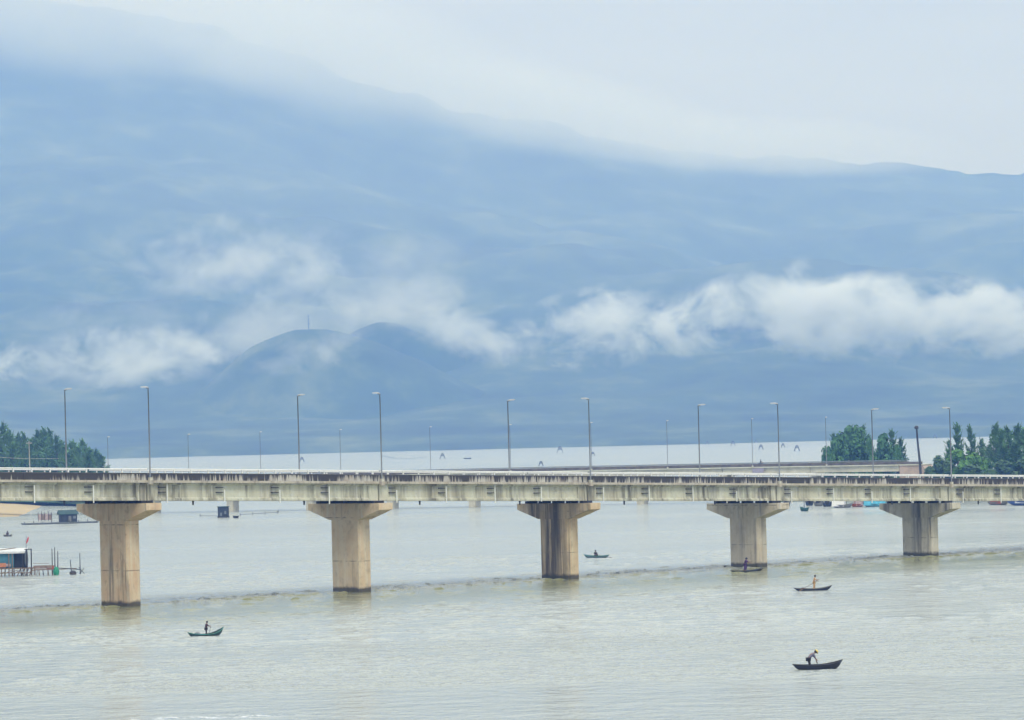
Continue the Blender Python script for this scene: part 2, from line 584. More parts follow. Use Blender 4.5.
# land on either side of the second bridge
def land(name, outline, top, mat, label, skirt=14.0):
    pts = [Vector((p[0], p[1], 0)) for p in outline]
    n = len(pts)
    c = sum(pts, Vector()) / n
    fine = []
    for i in range(n):
        a, b_ = pts[i], pts[(i + 1) % n]
        k = max(1, int((b_ - a).length / 12))
        for j in range(k):
            p = a.lerp(b_, j / k)
            q = mnoise.noise(Vector((p.x / 15, p.y / 15, 2))) * 2.0
            fine.append(p + (c - p).normalized() * q)
    b = MB()
    vs, fs = [], []
    m_ = len(fine)
    for (inn, z) in ((-.02, -0.5), (0, 0.05), (.12, top * .6), (.35, top)):
        for p in fine:
            q = p.lerp(c, inn)
            vs.append((q.x, q.y, z + (0.25 * mnoise.noise(q / 9) if z > .3 else 0)))
    for k in range(3):
        for i in range(m_):
            j = (i + 1) % m_
            fs.append((k * m_ + i, k * m_ + j, (k + 1) * m_ + j, (k + 1) * m_ + i))
    o0 = 3 * m_
    vs.append((c.x, c.y, top + .3))
    for i in range(m_):
        fs.append((o0 + i, o0 + (i + 1) % m_, len(vs) - 1))
    b.add(vs, fs)
    tag(b.build(name, mat, smooth=True), label, None, None, "structure")


sand = simple("sand", (0.44, 0.35, 0.20), 0.95, 0.15, 0.15)
soil = NT("scrubby_ground")
_f = soil.noise(soil.coord(), 0.25, 5)
soil.principled(soil.ramp(_f, [(0.35, (0.03, 0.075, 0.025)), (0.6, (0.06, 0.13, 0.04)), (0.8, (0.13, 0.16, 0.07))]), 0.95)
soil = soil.m
a0, a1, a2 = at(-60, 518), at(18, 516.5), at(49, 503)
land("sandbank", [(a0.x - 120, a0.y), (a0.x, a0.y - 3), (a1.x, a1.y), (a2.x, a2.y), (a2.x - 20, a2.y + 40), (a0.x - 120, a2.y + 40)],
     0.8, sand, "tan sandbank at the water's edge under the long bridge", 10)
b1 = at(105, 506.5)
land("shore", [(a2.x - 110, a2.y + 8), (a2.x - 2, a2.y + 2), (b1.x, b1.y), (b1.x + 3, b1.y + 90), (b1.x - 60, b1.y + 190), (a2.x - 150, b1.y + 190)],
     1.2, soil, "scrubby green shore under the casuarina grove", 6)

# second bridge axis (needed for the land at its end)
FB0, FB1 = at(233, 511.5), at(905, 499.5)
FBd = (FB1 - FB0).normalized()
FBn = Vector((-FBd.y, FBd.x, 0))
c1 = at(770, 502.5)
fe = FB0 + FBd * ((FB1 - FB0).length + 4)
land("shore", [(c1.x + 2, c1.y + 6), (fe.x - 20, fe.y + 16), (fe.x + 6, fe.y + 4), (fe.x + 14, fe.y - 22), (fe.x + 75, fe.y - 35), (fe.x + 260, fe.y - 40), (fe.x + 260, fe.y + 210),
               (fe.x + 10, fe.y + 190), (c1.x - 6, c1.y + 95)],
     1.3, soil, "low green shore with trees at the end of the second bridge", 6)

# ------------------------------------------------------------------ the road bridge
A = R_(43.95)
BD = Vector((math.cos(A), math.sin(A), 0))
BN = Vector((-math.sin(A), math.cos(A), 0))
PT, PW = 2.1, 5.6                                     # pier shaft: along and across the bridge
O = Vector((-48.37, 486.14, 0)) + BD * (PT / 2 + 0.15) + BN * PW / 2
S = 38.45
K0, K1 = -2, 6                                        # piers
ZS = lambda u: 15.3 - 0.0308 * u                      # underside of the deck slab
HW = 6.25                                             # half width of the deck
bridge = empty("road_bridge", O, A, "long pale concrete road bridge on five hammerhead piers with a black-streaked parapet", "bridge")
BM = Matrix.Translation(O) @ Matrix.Rotation(A, 4, 'Z')

pier_looks = {
    -2: ((0.40, 0.34, 0.26), (0.34, 0.27, 0.20), 0.35), -1: ((0.40, 0.34, 0.26), (0.34, 0.27, 0.20), 0.35),
    0: ((0.68, 0.555, 0.39), (0.60, 0.41, 0.25), 0.5), 1: ((0.68, 0.57, 0.41), (0.60, 0.45, 0.29), 0.42),
    2: ((0.68, 0.55, 0.37), (0.58, 0.43, 0.26), 1.0), 3: ((0.64, 0.58, 0.47), (0.54, 0.46, 0.34), 0.48),
    4: ((0.62, 0.58, 0.48), (0.50, 0.46, 0.36), 0.80), 5: ((0.40, 0.37, 0.32), (0.33, 0.29, 0.23), 0.5), 6: ((0.40, 0.37, 0.32), (0.33, 0.29, 0.23), 0.5)}
for k in range(K0, K1 + 1):
    u = k * S
    top = ZS(u) - 2.2 - 0.32
    capd, endd = 2.15, 0.85
    ct = 2.4
    base, warm, amt = pier_looks[k]
    dark = (0.024, 0.019, 0.012) if k == 2 else (0.07, 0.065, 0.055)
    mat = concrete("pier_concrete", base, warm, dark, amt, 1.7, 0.10, k + 3.3, u - PT / 2 + 0.3 if k in (2, 4) else None, True)
    ch = 0.22
    a_, w_ = PT / 2, PW / 2
    poly = [(-a_ + ch, -w_), (a_ - ch, -w_), (a_, -w_ + ch), (a_, w_ - ch), (a_ - ch, w_), (-a_ + ch, w_), (-a_, w_ - ch), (-a_, -w_ + ch)]
    sh = MB().prism(poly, [lambda a, b, z=z: Vector((u + a, b, z)) for z in (-3.0, top - capd)])
    pier = sh.build("pier", mat, bridge)
    # casting joint of the shaft
    if k == 2:
        pier["label"] = "pier with black streaks down its broad face"
    zj = (top - capd) * 0.55
    sec = [(-7.0, top - .0), (-7.0, top - endd), (-w_ - .02, top - capd), (w_ + .02, top - capd), (7.0, top - endd), (7.0, top)]
    cp = MB()
    bev = 0.12
    cp.prism(sec, [lambda a, b, uu=uu: Vector((u + uu, a, b)) for uu in (-ct / 2, ct / 2)])
    cap = cp.build("pier_cap", mat, pier)
    for v in (-5.35, -2.7, 0, 2.7, 5.35):
        MB().box(u - .9, u + .9, v - .35, v + .35, top, top + 0.32).build("bearing", M['rubber'], pier)

GAP = 0.13
VS = (-5.35, -2.7, 0, 2.7, 5.35)
for k in range(K0, K1):
    u0, u1 = k * S + GAP, (k + 1) * S - GAP
    z = ZS
    for v in VS:
        d = 2.2
        sec = [(-.42, 0), (-.42, -.16), (-.12, -.32), (-.12, -d + .42), (-.34, -d + .26), (-.34, -d), (.34, -d), (.34, -d + .26), (.12, -d + .42), (.12, -.32), (.42, -.16), (.42, 0)]
        g = MB().prism(sec, [lambda a, b, uu=uu, v=v: Vector((uu, v + a, ZS(uu) + b)) for uu in (u0, u1)])
        gi = g.build("girder", M['girder'], bridge)
        if v == VS[0] or v == VS[-1]:
            # the end block where the web thickens over the pier
            s_ = -1 if v < 0 else 1
            for (ua, ub) in ((u0 + .02, u0 + 1.6), (u1 - 1.6, u1 - .02)):
                y0, y1 = sorted((v + s_ * .115, v + s_ * .325))
                MB().box(ua, ub, y0, y1, -d + .27, -.02, ZS).build("end_block", M['girder'], gi)
    MB().box(u0, u1, -HW, HW, 0.004, 0.30, ZS).build("deck_slab", M['deckedge'], bridge)
    MB().box(u0, u1, -HW + .7, HW - .7, 0.302, 0.36, ZS).build("carriageway", M['asphalt'], bridge)
    for sd in (-1, 1):
        # concrete parapet in cast lengths with a slightly wider coping
        n = 6
        L = (u1 - u0) / n
        p = MB()
        for i in range(n):
            ua, ub = u0 + i * L + .02, u0 + (i + 1) * L - .02
            j = rng.uniform(-.012, .012)
            y0, y1 = sorted((sd * (HW - .12), sd * (HW - .42)))
            p.box(ua, ub, y0 + j, y1 + j, 0.303, 1.10, ZS)
        po = p.build("parapet", M['parapet'], bridge)
        c = MB()
        y0, y1 = sorted((sd * (HW - .07), sd * (HW - .47)))
        c.box(u0 + .03, u1 - .03, y0, y1, 1.102, 1.22, ZS)
        c.build("coping", M['coping'], po)
        yr = sd * (HW - .27)
        rl = MB()
        rl.tube([(u0 + .05, yr, ZS(u0) + 1.68), (u1 - .05, yr, ZS(u1) + 1.68)], 0.095, 6)
        ro = rl.build("handrail", M['white_paint'], bridge)
        npost = 14
        if sd < 0 and -1 <= k <= 4:
            for i in range(npost):
                uu = u0 + 1.2 + i * (u1 - u0 - 2.4) / (npost - 1)
                MB().box(uu - .07, uu + .07, yr - .12, yr + .04, 1.222, 1.74, ZS).build("rail_post", M['white_paint'], ro)
        else:
            rp = MB()
            for i in range(npost):
                uu = u0 + 1.2 + i * (u1 - u0 - 2.4) / (npost - 1)
                rp.box(uu - .07, uu + .07, yr - .05, yr + .05, 1.222, 1.74, ZS)
            tag(rp.build("rail_posts", M['white_paint'], ro), kind="stuff")
    # drain pipes down the near girder with their dark brackets
    for i, fr in enumerate((0.07, 0.32, 0.55, 0.78)):
        uu = u0 + fr * (u1 - u0) + rng.uniform(-.5, .5)
        yv = -5.35 - .50
        top_d = rng.choice((-.05, -.3, -.8))
        dp = MB().tube([(uu, yv, ZS(uu) + top_d), (uu, yv, ZS(uu) - 2.2 - rng.choice((.1, .3, .45)))], 0.08, 8).build("drain_pipe", M['pvc'], bridge)
        for zz in (-.55, -1.15):
            MB().box(uu - 1.15, uu - .1, yv + .05, yv + .36, zz - .05, zz + .05, ZS).build("pipe_bracket", M['dark_steel'], dp)
    for fr in (0.2, 0.68):
        uu = u0 + fr * (u1 - u0)
        MB().tube([(uu, -5.1, ZS(uu) - 2.19), (uu, -5.1, ZS(uu) - 2.75)], [0.13, 0.10], 8).build("drain_spout", M['dark_steel'], bridge)


# ------------------------------------------------------------------ street lamps
def lamp_proto(hgt, arm_dir, r0=0.105):
    root = empty("street_lamp", (0, 0, 0))
    MB().box(-.2, .2, -.2, .2, 0, 0.35).build("base_plate", M['pale_conc'], root)
    MB().tube([(0, 0, 0.352), (0, 0, hgt * .5), (0, 0, hgt - .25)], [r0, r0 * .8, r0 * .62], 8).build("pole", M['galv'], root, True)
    MB().tube([(0, arm_dir * -.12, hgt - .16), (0, arm_dir * .5, hgt - .07)], [r0 * .6, r0 * .5], 6).build("arm", M['galv'], root, True)
    h = MB()
    y0, y1 = .0 * arm_dir, 1.4 * arm_dir
    h.prism([(-.15, 0), (-.1, .14), (.1, .14), (.15, 0)], [lambda a, b, y=y, s=s, dz=dz: Vector((a * s, y, hgt - .05 + b * s + dz)) for y, s, dz in ((y0, .6, 0), ((y0 + y1) / 2, 1.25, .02), (y1, .7, .06))])
    hd = h.build("lamp_head", M['lamp_case'], root, False)
    MB().box(-.13, .13, min(y0 + .3 * arm_dir, y1 - .2 * arm_dir), max(y0 + .3 * arm_dir, y1 - .2 * arm_dir), hgt - .085, hgt - .056).build("lamp_glass", M['lamp_glass'], hd)
    return root


near_p = lamp_proto(11.5, 1)
far_p = lamp_proto(11.5, -1)
names = {0: "first", 1: "second", 2: "third", 3: "fourth", 4: "fifth"}
first_n = first_f = True
for k in range(0, 5):
    for side, proto in ((-1, near_p), (1, far_p)):
        u = k * S + (0.0 if side < 0 else -3.1)
        if k == 0:
            o = proto
        else:
            o = copy_tree(proto)
        o.location = BM @ Vector((u, side * (HW + .14), ZS(u) + 0.305))
        o.rotation_euler = (0, 0, A)
        where = "in front of the parapet" if side < 0 else "on the far side of the road"
        tag(o, f"tall grey street lamp {where} at the {names[k]} hammerhead pier", "street lamp", "street lamps along the long bridge")
# brackets that carry the lamps outside the parapet
for k in range(0, 5):
    for side in (-1, 1):
        u = k * S + (0.0 if side < 0 else -3.1)
        y0, y1 = sorted((side * (HW + .002), side * (HW + .38)))
        MB().box(u - .28, u + .28, y0, y1, -0.2, 0.30, ZS).build("lamp_bracket", M['deckedge'], bridge)

# ------------------------------------------------------------------ second bridge
FA = math.atan2(FBd.y, FBd.x)
fb = empty("road_bridge", FB0, FA, "second lower bridge running behind the long bridge towards the trees", "bridge")
FL = (FB1 - FB0).length
FM = Matrix.Translation(FB0) @ Matrix.Rotation(FA, 4, 'Z')
fz = lambda u: 9.15 - 0.6 * ((u - FL * .55) / (FL * .75)) ** 2 + 1.35 - (u / FL) * 0.1   # barrier top line
npier = 8
sp = FL / 8.0
for i in range(-1, 8):
    u = i * sp
    ps = MB().box(u - .95, u + .95, -2.0, 2.0, -3, fz(u) - 3.3).build("pier", M['pale_conc'], fb)
    MB().box(u - 1.2, u + 1.2, -4.6, 4.6, fz(u) - 3.298, fz(u) - 2.75).build("pier_cap", M['pale_conc'], ps)
for i in range(-4, 8):
    u0, u1 = i * sp + .06, (i + 1) * sp - .06
    for (v0, v1) in ((-4.6, -3.9), (-1.6, -.9), (.9, 1.6), (3.9, 4.6)):
        MB().box(u0, u1, v0, v1, -2.74, -1.2, fz).build("girder", M['pale_conc'], fb)
    MB().box(u0, u1, -5.2, 5.2, -1.198, -0.95, fz).build("deck_slab", M['white_paint'] if False else M['flange'], fb)
    for (v0, v1) in ((-5.15, -4.85), (4.85, 5.15)):
        MB().box(u0, u1, v0, v1, -0.948, -0.25, fz).build("barrier", M['brown_conc'], fb)
        h = MB().tube([(u0, (v0 + v1) / 2, fz(u0) + .02), (u1, (v0 + v1) / 2, fz(u1) + .02)], .08, 5)
        for q in range(5):
            uu = u0 + (q + .5) * (u1 - u0) / 5
            h.box(uu - .05, uu + .05, (v0 + v1) / 2 - .05, (v0 + v1) / 2 + .05, -.249, .02, fz)
        h.build("handrail", M['galv'], fb)
# abutment with its sloping wing wall
ab = MB()
ue = FL + .1
ab.prism([(0, -1.2), (0, -9), (9.0, -9), (9.0, -4.6), (6.0, -1.2)], [lambda a, b, v=v: Vector((ue + a, v, fz(FL) + b)) for v in (-4.9, 4.9)])
abo = ab.build("abutment", M['pink_conc'], fb)
MB().box(ue, ue + 6.2, -5.2, 5.2, -1.198, -0.95, fz).build("deck_slab", M['flange'], abo)
MB().box(ue, ue + 6.2, -5.15, -4.85, -.948, -.25, fz).build("barrier", M['brown_conc'], abo)

# approach embankment
eb = MB()
eb.prism([(-9, 0.2), (-5.2, fz(FL) - 1.4), (5.2, fz(FL) - 1.4), (9, 0.2)], [lambda a, b, uu=uu: Vector((uu, a, max(.5, b - 0.1 * (uu - ue - 9)) if b > 1 else b)) for uu in (ue + 9.02, ue + 30, ue + 60, ue + 82, ue + 190)])
ebo = eb.build("embankment", soil)
ebo.location, ebo.rotation_euler = FB0, (0, 0, FA)
tag(ebo, "low green road embankment leading off from the second bridge", None, None, "structure")

fl_px = [108.5, 189, 261, 341, 431, 511, 592, 668, 753, 827]
flp = None
for i, px in enumerate(fl_px):
    # where this column meets the axis line of the second bridge (offset to its near edge)
    d = ray(px, 470)
    side = -5.0
    Q = FB0 + FBn * side
    t = ((Q - Vector((0, 0, H))).dot(FBn)) / d.dot(FBn)
    P = Vector((0, 0, H)) + d * t
    u = (P - FB0).dot(FBd)
    if flp is None:
        flp = lamp_proto(12.7, 1, 0.10)
        o = flp
    else:
        o = copy_tree(flp)
    o.location = FM @ Vector((u, side - .18, fz(u) - 0.94))
    o.rotation_euler = (0, 0, FA)
    tag(o, ["thin street lamp of the second bridge just right of the casuarina grove", "thin street lamp of the second bridge, second from the casuarina grove",
            "thin street lamp of the second bridge, third from the casuarina grove", "thin street lamp of the second bridge, fourth from the casuarina grove",
            "thin street lamp of the second bridge, fifth from the casuarina grove", "thin street lamp of the second bridge beside the third tall lamp",
            "thin street lamp of the second bridge seen close beside a tall lamp", "thin street lamp of the second bridge, fourth from the dense trees",
            "thin street lamp of the second bridge nearest the motorcycle", "thin street lamp of the second bridge at the edge of the dense trees"][i],
        "street lamp", "street lamps along the second bridge")


# ------------------------------------------------------------------ trees
def casuarina_proto(h, spread, seed, lean=0.0, dens=1.0):
    r = random.Random(seed)
    root = empty("casuarina_tree", (0, 0, 0))
    tr = MB()
    pts = [(lean * (t ** 2) * h + .15 * math.sin(t * 5 + seed), .12 * math.cos(t * 4 + seed), h * t) for t in [i / 8 for i in range(9)]]
    tr.tube(pts, [.24 * (1 - i / 8.6) + .02 for i in range(9)], 6)
    cr = MB()
    nb = int(38 * dens)
    for i in range(nb):
        t = 0.12 + 0.88 * (i + r.random()) / nb
        z = h * t
        bx = lean * t * t * h
        a = r.uniform(0, 2 * math.pi)
        L = spread * (1 - t) ** .9 * r.uniform(.45, 1.25) + .3
        rise = r.uniform(.5, 1.5)
        e = Vector((bx + math.cos(a) * L, math.sin(a) * L, min(h * 1.02, z + L * rise)))
        s = Vector((bx, 0, z))
        mid = s.lerp(e, .5) + Vector((0, 0, -.12 * L))
        tr.tube([s, mid, e], [.06, .04, .015], 3, False)
        ns = int((9 + 24 * L / spread) * dens)
        for _ in range(ns):
            q = r.random() ** .7
            c = (s.lerp(mid, q * 2) if q < .5 else mid.lerp(e, q * 2 - 1)) + Vector((r.gauss(0, .15), r.gauss(0, .15), r.gauss(0, .15)))
            d = Vector((math.cos(a) + r.gauss(0, .6), math.sin(a) + r.gauss(0, .6), r.uniform(.2, 1.5))).normalized()
            w = d.cross(Vector((r.gauss(0, 1), r.gauss(0, 1), r.gauss(0, 1)))).normalized()
            cr.quad(c, d * r.uniform(.30, .60), w * r.uniform(.05, .10))
    for _ in range(int(26 * dens)):
        t = r.uniform(.35, .95)
        a = r.uniform(0, 2 * math.pi)
        L = spread * (1 - t) ** .9 * r.uniform(.5, 1.15)
        q = Vector((lean * t * t * h + math.cos(a) * L, math.sin(a) * L, h * t + L * .7))
        up_ = Vector((math.cos(a) * .35, math.sin(a) * .35, 1.0)).normalized()
        sl = r.uniform(.9, 2.0)
        tr.tube([q, q + up_ * sl], [.035, .01], 3, False)
        for j in range(12):
            k = j / 12
            c = q + up_ * sl * k
            d = (up_ + Vector((r.gauss(0, .35), r.gauss(0, .35), 0))).normalized()
            w = d.cross(Vector((r.gauss(0, 1), r.gauss(0, 1), r.gauss(0, 1)))).normalized()
            cr.quad(c, d * .38 * (1.1 - k * .5), w * .10 * (1.1 - k))
    for _ in range(int(16 * dens)):
        c = Vector((lean * h, 0, h)) + Vector((r.gauss(0, .07), r.gauss(0, .07), r.uniform(-1.0, .5)))
        cr.quad(c, Vector((r.gauss(0, .15), r.gauss(0, .15), .45)), Vector((r.gauss(0, .08), r.gauss(0, .08), 0)) + Vector((.05, 0, 0)))
    tr.build("trunk", M['bark'], root)
    cr.build("crown", M['casuarina'], root)
    return root


def broad_proto(name, h, rad, seed, mat, n=5200, leaf=.3, clumps=26, low=.18, flat=1.0):
    r = random.Random(seed)
    root = empty(name, (0, 0, 0))
    tr, cr = MB(), MB()
    tr.tube([(0, 0, 0), (.1, 0, h * .25), (.05, .1, h * .55)], [.35 * h / 12, .25 * h / 12, .12 * h / 12], 7)
    cs = []
    for i in range(clumps):
        t = low + (1 - low) * ((i + r.random()) / clumps)
        prof = math.sqrt(max(0.05, 1 - ((t - .48) / .55) ** 2))
        a = r.uniform(0, 2 * math.pi)
        q = rad * prof * r.uniform(.25, .95) * flat
        c = Vector((math.cos(a) * q, math.sin(a) * q, h * t * .95))
        cs.append((c, rad * r.uniform(.24, .42)))
        tr.tube([(0.06, 0.05, h * (.2 + .3 * t)), (c.x * .5, c.y * .5, c.z * .8), c], [.10, .07, .03], 4, False)
    for _ in range(n):
        c, s = r.choice(cs)
        d = Vector((r.gauss(0, 1), r.gauss(0, 1), r.gauss(0, 1))).normalized()
        p = c + d * s * (r.random() ** .4) * Vector((1, 1, .8)).length / 1.6
        nrm = (d + Vector((r.gauss(0, .5), r.gauss(0, .5), r.gauss(0, .5) + .4))).normalized()
        a_ = nrm.cross(Vector((r.gauss(0, 1), r.gauss(0, 1), r.gauss(0, 1)))).normalized()
        b_ = nrm.cross(a_)
        k = leaf * r.uniform(.6, 1.3)
        cr.quad(p, a_ * k, b_ * k * .7)
    tr.build("trunk", M['bark'], root)
    cr.build("crown", mat, root)
    return root


cas = [casuarina_proto(12, 3.2, 1), casuarina_proto(12, 2.6, 2, .02), casuarina_proto(12, 2.9, 3, -.02), casuarina_proto(12, 1.9, 4, 0.0, .75)]
cas_used = [False] * len(cas)


def place_cas(px, top_y, Y, kind, label, group, base_z=1.2, wide=1.0):
    top = far_at(px, top_y, Y)
    h = top.z - base_z
    o = cas[kind] if not cas_used[kind] else copy_tree(cas[kind])
    cas_used[kind] = True
    o.location = (top.x, Y, base_z - .1)
    s = h / 12.2
    w = s * wide
    o.scale = (w, w, s)
    o.rotation_euler = (0, 0, rng.uniform(0, 6.28))
    tag(o, label, "tree", group)
    return o


left_trees = [  # px, top y, Y, kind, wide
    (-14, 428, 1160, 0, 1.1), (-4, 424.5, 1170, 1, 1.2), (3, 426, 1150, 2, 1.3), (10, 434, 1140, 0, 1.2), (17, 435, 1160, 1, 1.15), (23, 433.5, 1150, 3, 1.3),
    (30, 441, 1135, 2, 1.3), (37, 432, 1160, 1, 1.2), (43, 428.5, 1150, 3, 1.5), (49, 431, 1165, 0, 1.0), (56, 438, 1140, 2, 1.2), (60, 443, 1155, 1, 1.2),
    (66, 445, 1140, 0, 1.3), (73, 441, 1150, 3, 1.5), (79, 447, 1160, 2, 1.3), (84, 441, 1150, 1, 1.1), (90, 449, 1140, 0, 1.3), (96, 451, 1150, 2, 1.3), (101, 455, 1145, 1, 1.5),
    (13, 444, 1125, 2, 1.5), (27, 447, 1125, 0, 1.5), (47, 446, 1125, 1, 1.6), (70, 452, 1125, 2, 1.7), (88, 455, 1125, 0, 1.8)]
ordw = ["first", "second", "third", "fourth", "fifth", "sixth", "seventh", "eighth", "ninth", "tenth", "eleventh", "twelfth", "thirteenth", "fourteenth", "fifteenth", "sixteenth", "seventeenth", "eighteenth", "nineteenth"]
lo = [t for t in left_trees[:19]]
for i, (px, ty, Y, kd, wd) in enumerate(left_trees):
    if i < 19:
        lab = f"feathery dark green casuarina, {ordw[i]} from the left end of the shore grove"
        if i == 8:
            lab = "feathery casuarina with high spiky tips just left of the first tall lamp"
        if i == 18:
            lab = "lowest casuarina closing the right end of the shore grove"
    else:
        lab = f"low casuarina at the front edge of the shore grove, {ordw[i - 19]} from the left"
    Y = 1330 - max(0, px - 50) * 2.0 + (Y - 1150) * .8
    place_cas(px, ty, Y, kd, lab, "casuarinas of the grove on the shore", 1.2, wd * .88)

# right-hand groups
right_cas = [
    (957, 424, 1040, 3, 1.0, "slim pointed casuarina rising behind the bright green bush"),
    (971, 427, 1050, 1, .75, "casuarina with a bent leaning top beside the slim pointed one"),
    (948.5, 440, 1055, 3, 1.0, "small thin casuarina left of the slim pointed one"),
    (981, 440, 1055, 2, .8, "thin half-bare casuarina between the bent one and the dense row"),
    (989, 444, 1050, 3, 1.2, "short casuarina at the start of the dense row at the picture's right"),
    (996, 425, 1035, 0, 1.0, "first tall casuarina of the dense row at the picture's right"),
    (1001, 431, 1030, 2, 1.1, "second casuarina of the dense row at the picture's right"),
    (1008, 428, 1035, 1, 1.1, "third casuarina of the dense row at the picture's right"),
    (1018, 425.5, 1040, 0, 1.1, "tallest casuarina at the right picture edge"),
    (1026, 429, 1035, 2, 1.3, "casuarina cut by the right picture edge"),
    (1003, 447, 1020, 0, 1.9, "broad low casuarina in front of the dense row"),
    (1016, 444, 1020, 1, 1.9, "broad low casuarina in front of the tallest one"),
    (1040, 427, 1040, 1, 1.3, "casuarina beyond the right picture edge"),
    (863, 427, 1120, 0, 1.0, "pointed casuarina top behind the big dense tree and the fourth tall lamp"),
    (892, 430, 1120, 3, 1.0, "spiky casuarina behind the second dense tree"),
    (901, 438, 1115, 3, 1.2, "thin open casuarina at the right of the two dense trees"),
    (833, 433, 1125, 3, .8, "thin casuarina tip above the left side of the big dense tree")]
for px, ty, Y, kd, wd, lab in right_cas:
    place_cas(px, ty, Y, kd, lab, "casuarinas at the end of the second bridge", 1.3, wd)


def place_broad(proto, px, top_y, Y, w_px, label, group=None, base_z=1.2, cat="tree", rot=None):
    top = far_at(px, top_y, Y)
    h = top.z - base_z
    o = proto
    if proto.get("used"):
        o = copy_tree(proto)
    proto["used"] = 1
    o.location = (top.x, Y, base_z - .1)
    w = (w_px / 2 * Y / F)
    o.scale = (w / 5.0, w / 5.0, h / 12.0)
    o.rotation_euler = (0, 0, rng.uniform(0, 6.28) if rot is None else rot)
    if "used" in o.keys() and o is not proto:
        del o["used"]
    tag(o, label, cat, group)
    return o


bp = [broad_proto("broadleaf_tree", 12, 5, 11, M['broadleaf'], 7000, .30, 30), broad_proto("broadleaf_tree", 12, 5, 12, M['broadleaf'], 6000, .30, 24, .12)]
for (pr, px, ty, Y, w, lab) in [
        (0, 853, 428, 1090, 42, "big dense dark green tree behind the second bridge, left of the fourth tall lamp"),
        (1, 838, 437, 1085, 30, "rounded dark tree on the left flank of the big dense tree"),
        (0, 827, 448, 1082, 20, "low sloping tree at the left end of the dense clump"),
        (1, 883, 435, 1092, 28, "second dense tree, right of the fourth tall lamp"),
        (0, 868, 440, 1100, 16, "narrow dark tree between the two dense trees"),
        (1, 897, 446, 1090, 16, "small open tree at the right end of the dense clump")]:
    place_broad(bp[pr], px, ty, Y, w, lab, "dense trees behind the second bridge")
bush = broad_proto("bush", 12, 5, 21, M['bright'], 4200, .36, 18, .08)
place_broad(bush, 962, 450, 1010, 34, "bright yellow green bush at the foot of the slim pointed casuarina", None, 1.2, "bush")
place_broad(bush, 980, 456, 1012, 22, "smaller bright green bush beside the dense casuarina row", None, 1.2, "bush")
hb = broad_proto("bush", 12, 5, 22, M['hedge'], 3600, .4, 16, .06)
for px, ty, Y, w, lab in [(936, 458, 1015, 22, "dark rounded bush beside the leaning post"), (946, 462, 1010, 24, "low dark bush beside the fifth tall lamp"),
                          (928, 468, 1005, 22, "low dark shrub at the end of the second bridge"), (1000, 462, 1003, 36, "dark undergrowth bush below the dense casuarina row"),
                          (1022, 460, 1003, 36, "dark undergrowth bush at the right picture edge"), (968, 466, 1002, 40, "low dark shrub below the bright green bush")]:
    place_broad(hb, px, ty, Y, w, lab, "dark shrubs on the low shore", 1.2, "bush")
for px, ty, Y, w, lab in [(20, 496, 1352, 46, "low scrub behind the sandbank seen under the bridge"), (47, 497, 1318, 40, "low scrub above the tip of the sandbank"), (72, 498, 1280, 44, "low scrub above the dark floating house"),
                          (95, 499, 1240, 36, "low scrub beside the first hammerhead pier")]:
    place_broad(hb, px, ty, Y, w, lab, "scrub under the casuarina grove", .6, "bush")

# leaning dark post and pale utility pole
pb = far_at(920, 463, 985)
pt = far_at(916.5, 428, 985)
post = empty("leaning_post", (pb.x, 985, 0), 0, "dark leaning post with a knob on top at the end of the second bridge", "post")
dx = pt.x - pb.x
MB().tube([(0.3, 0, 1.0), (0, 0, pb.z), (dx * .6, 0, pb.z + (pt.z - pb.z) * .5), (dx, 0, pt.z)], [.36, .32, .26, .22], 8).build("shaft", M['dark_steel'], post, True)
MB().lathe([(.05, -.3), (.5, -.2), (.55, .2), (.3, .55), (.05, .6)], 10, (dx, 0, pt.z)).build("knob", M['dark_steel'], post, True)
ub, ut = far_at(30, 470, 1300), far_at(29, 441, 1300)
up = empty("utility_pole", (ub.x, 1300, 0), 0, "pale concrete utility pole in front of the casuarina grove", "utility pole")
MB().tube([(0, 0, 1.0), (ut.x - ub.x, 0, ut.z)], [.24, .16], 8).build("shaft", M['pale_conc'], up, True)
MB().box(ut.x - ub.x - 1, ut.x - ub.x + 1, -.08, .08, ut.z - .8, ut.z - .6).build("crossarm", M['pale_conc'], up)
wa, wb = far_at(-30, 454, 1299.6), far_at(75, 457.5, 1299.6)
wmid = [wa.lerp(wb, i / 10) - Vector((0, 0, .9 * (1 - (i / 5 - 1) ** 2))) for i in range(11)]
tag(MB().tube(wmid, .045, 4).build("power_line", M['pale_conc']), "pale sagging wire in front of the casuarina grove", "wire")


# ------------------------------------------------------------------ people
def skin_mesh(nodes, edges, rad, sub=1):
    me = bpy.data.meshes.new("skin_base")
    me.from_pydata([tuple(p) for p in nodes], edges, [])
    ob = bpy.data.objects.new("skin_base", me)
    COL.objects.link(ob)
    md = ob.modifiers.new("skin", 'SKIN')
    md.use_smooth_shade = True
    for i, v in enumerate(me.skin_vertices[0].data):
        r = rad[i]
        v.radius = r if isinstance(r, tuple) else (r, r)
        v.use_root = (i == 0)
    if sub:
        sd = ob.modifiers.new("sub", 'SUBSURF')
        sd.levels = sd.render_levels = sub
    dg = bpy.context.evaluated_depsgraph_get()
    dg.update()
    res = bpy.data.meshes.new_from_object(ob.evaluated_get(dg))
    bpy.data.objects.remove(ob)
    return res


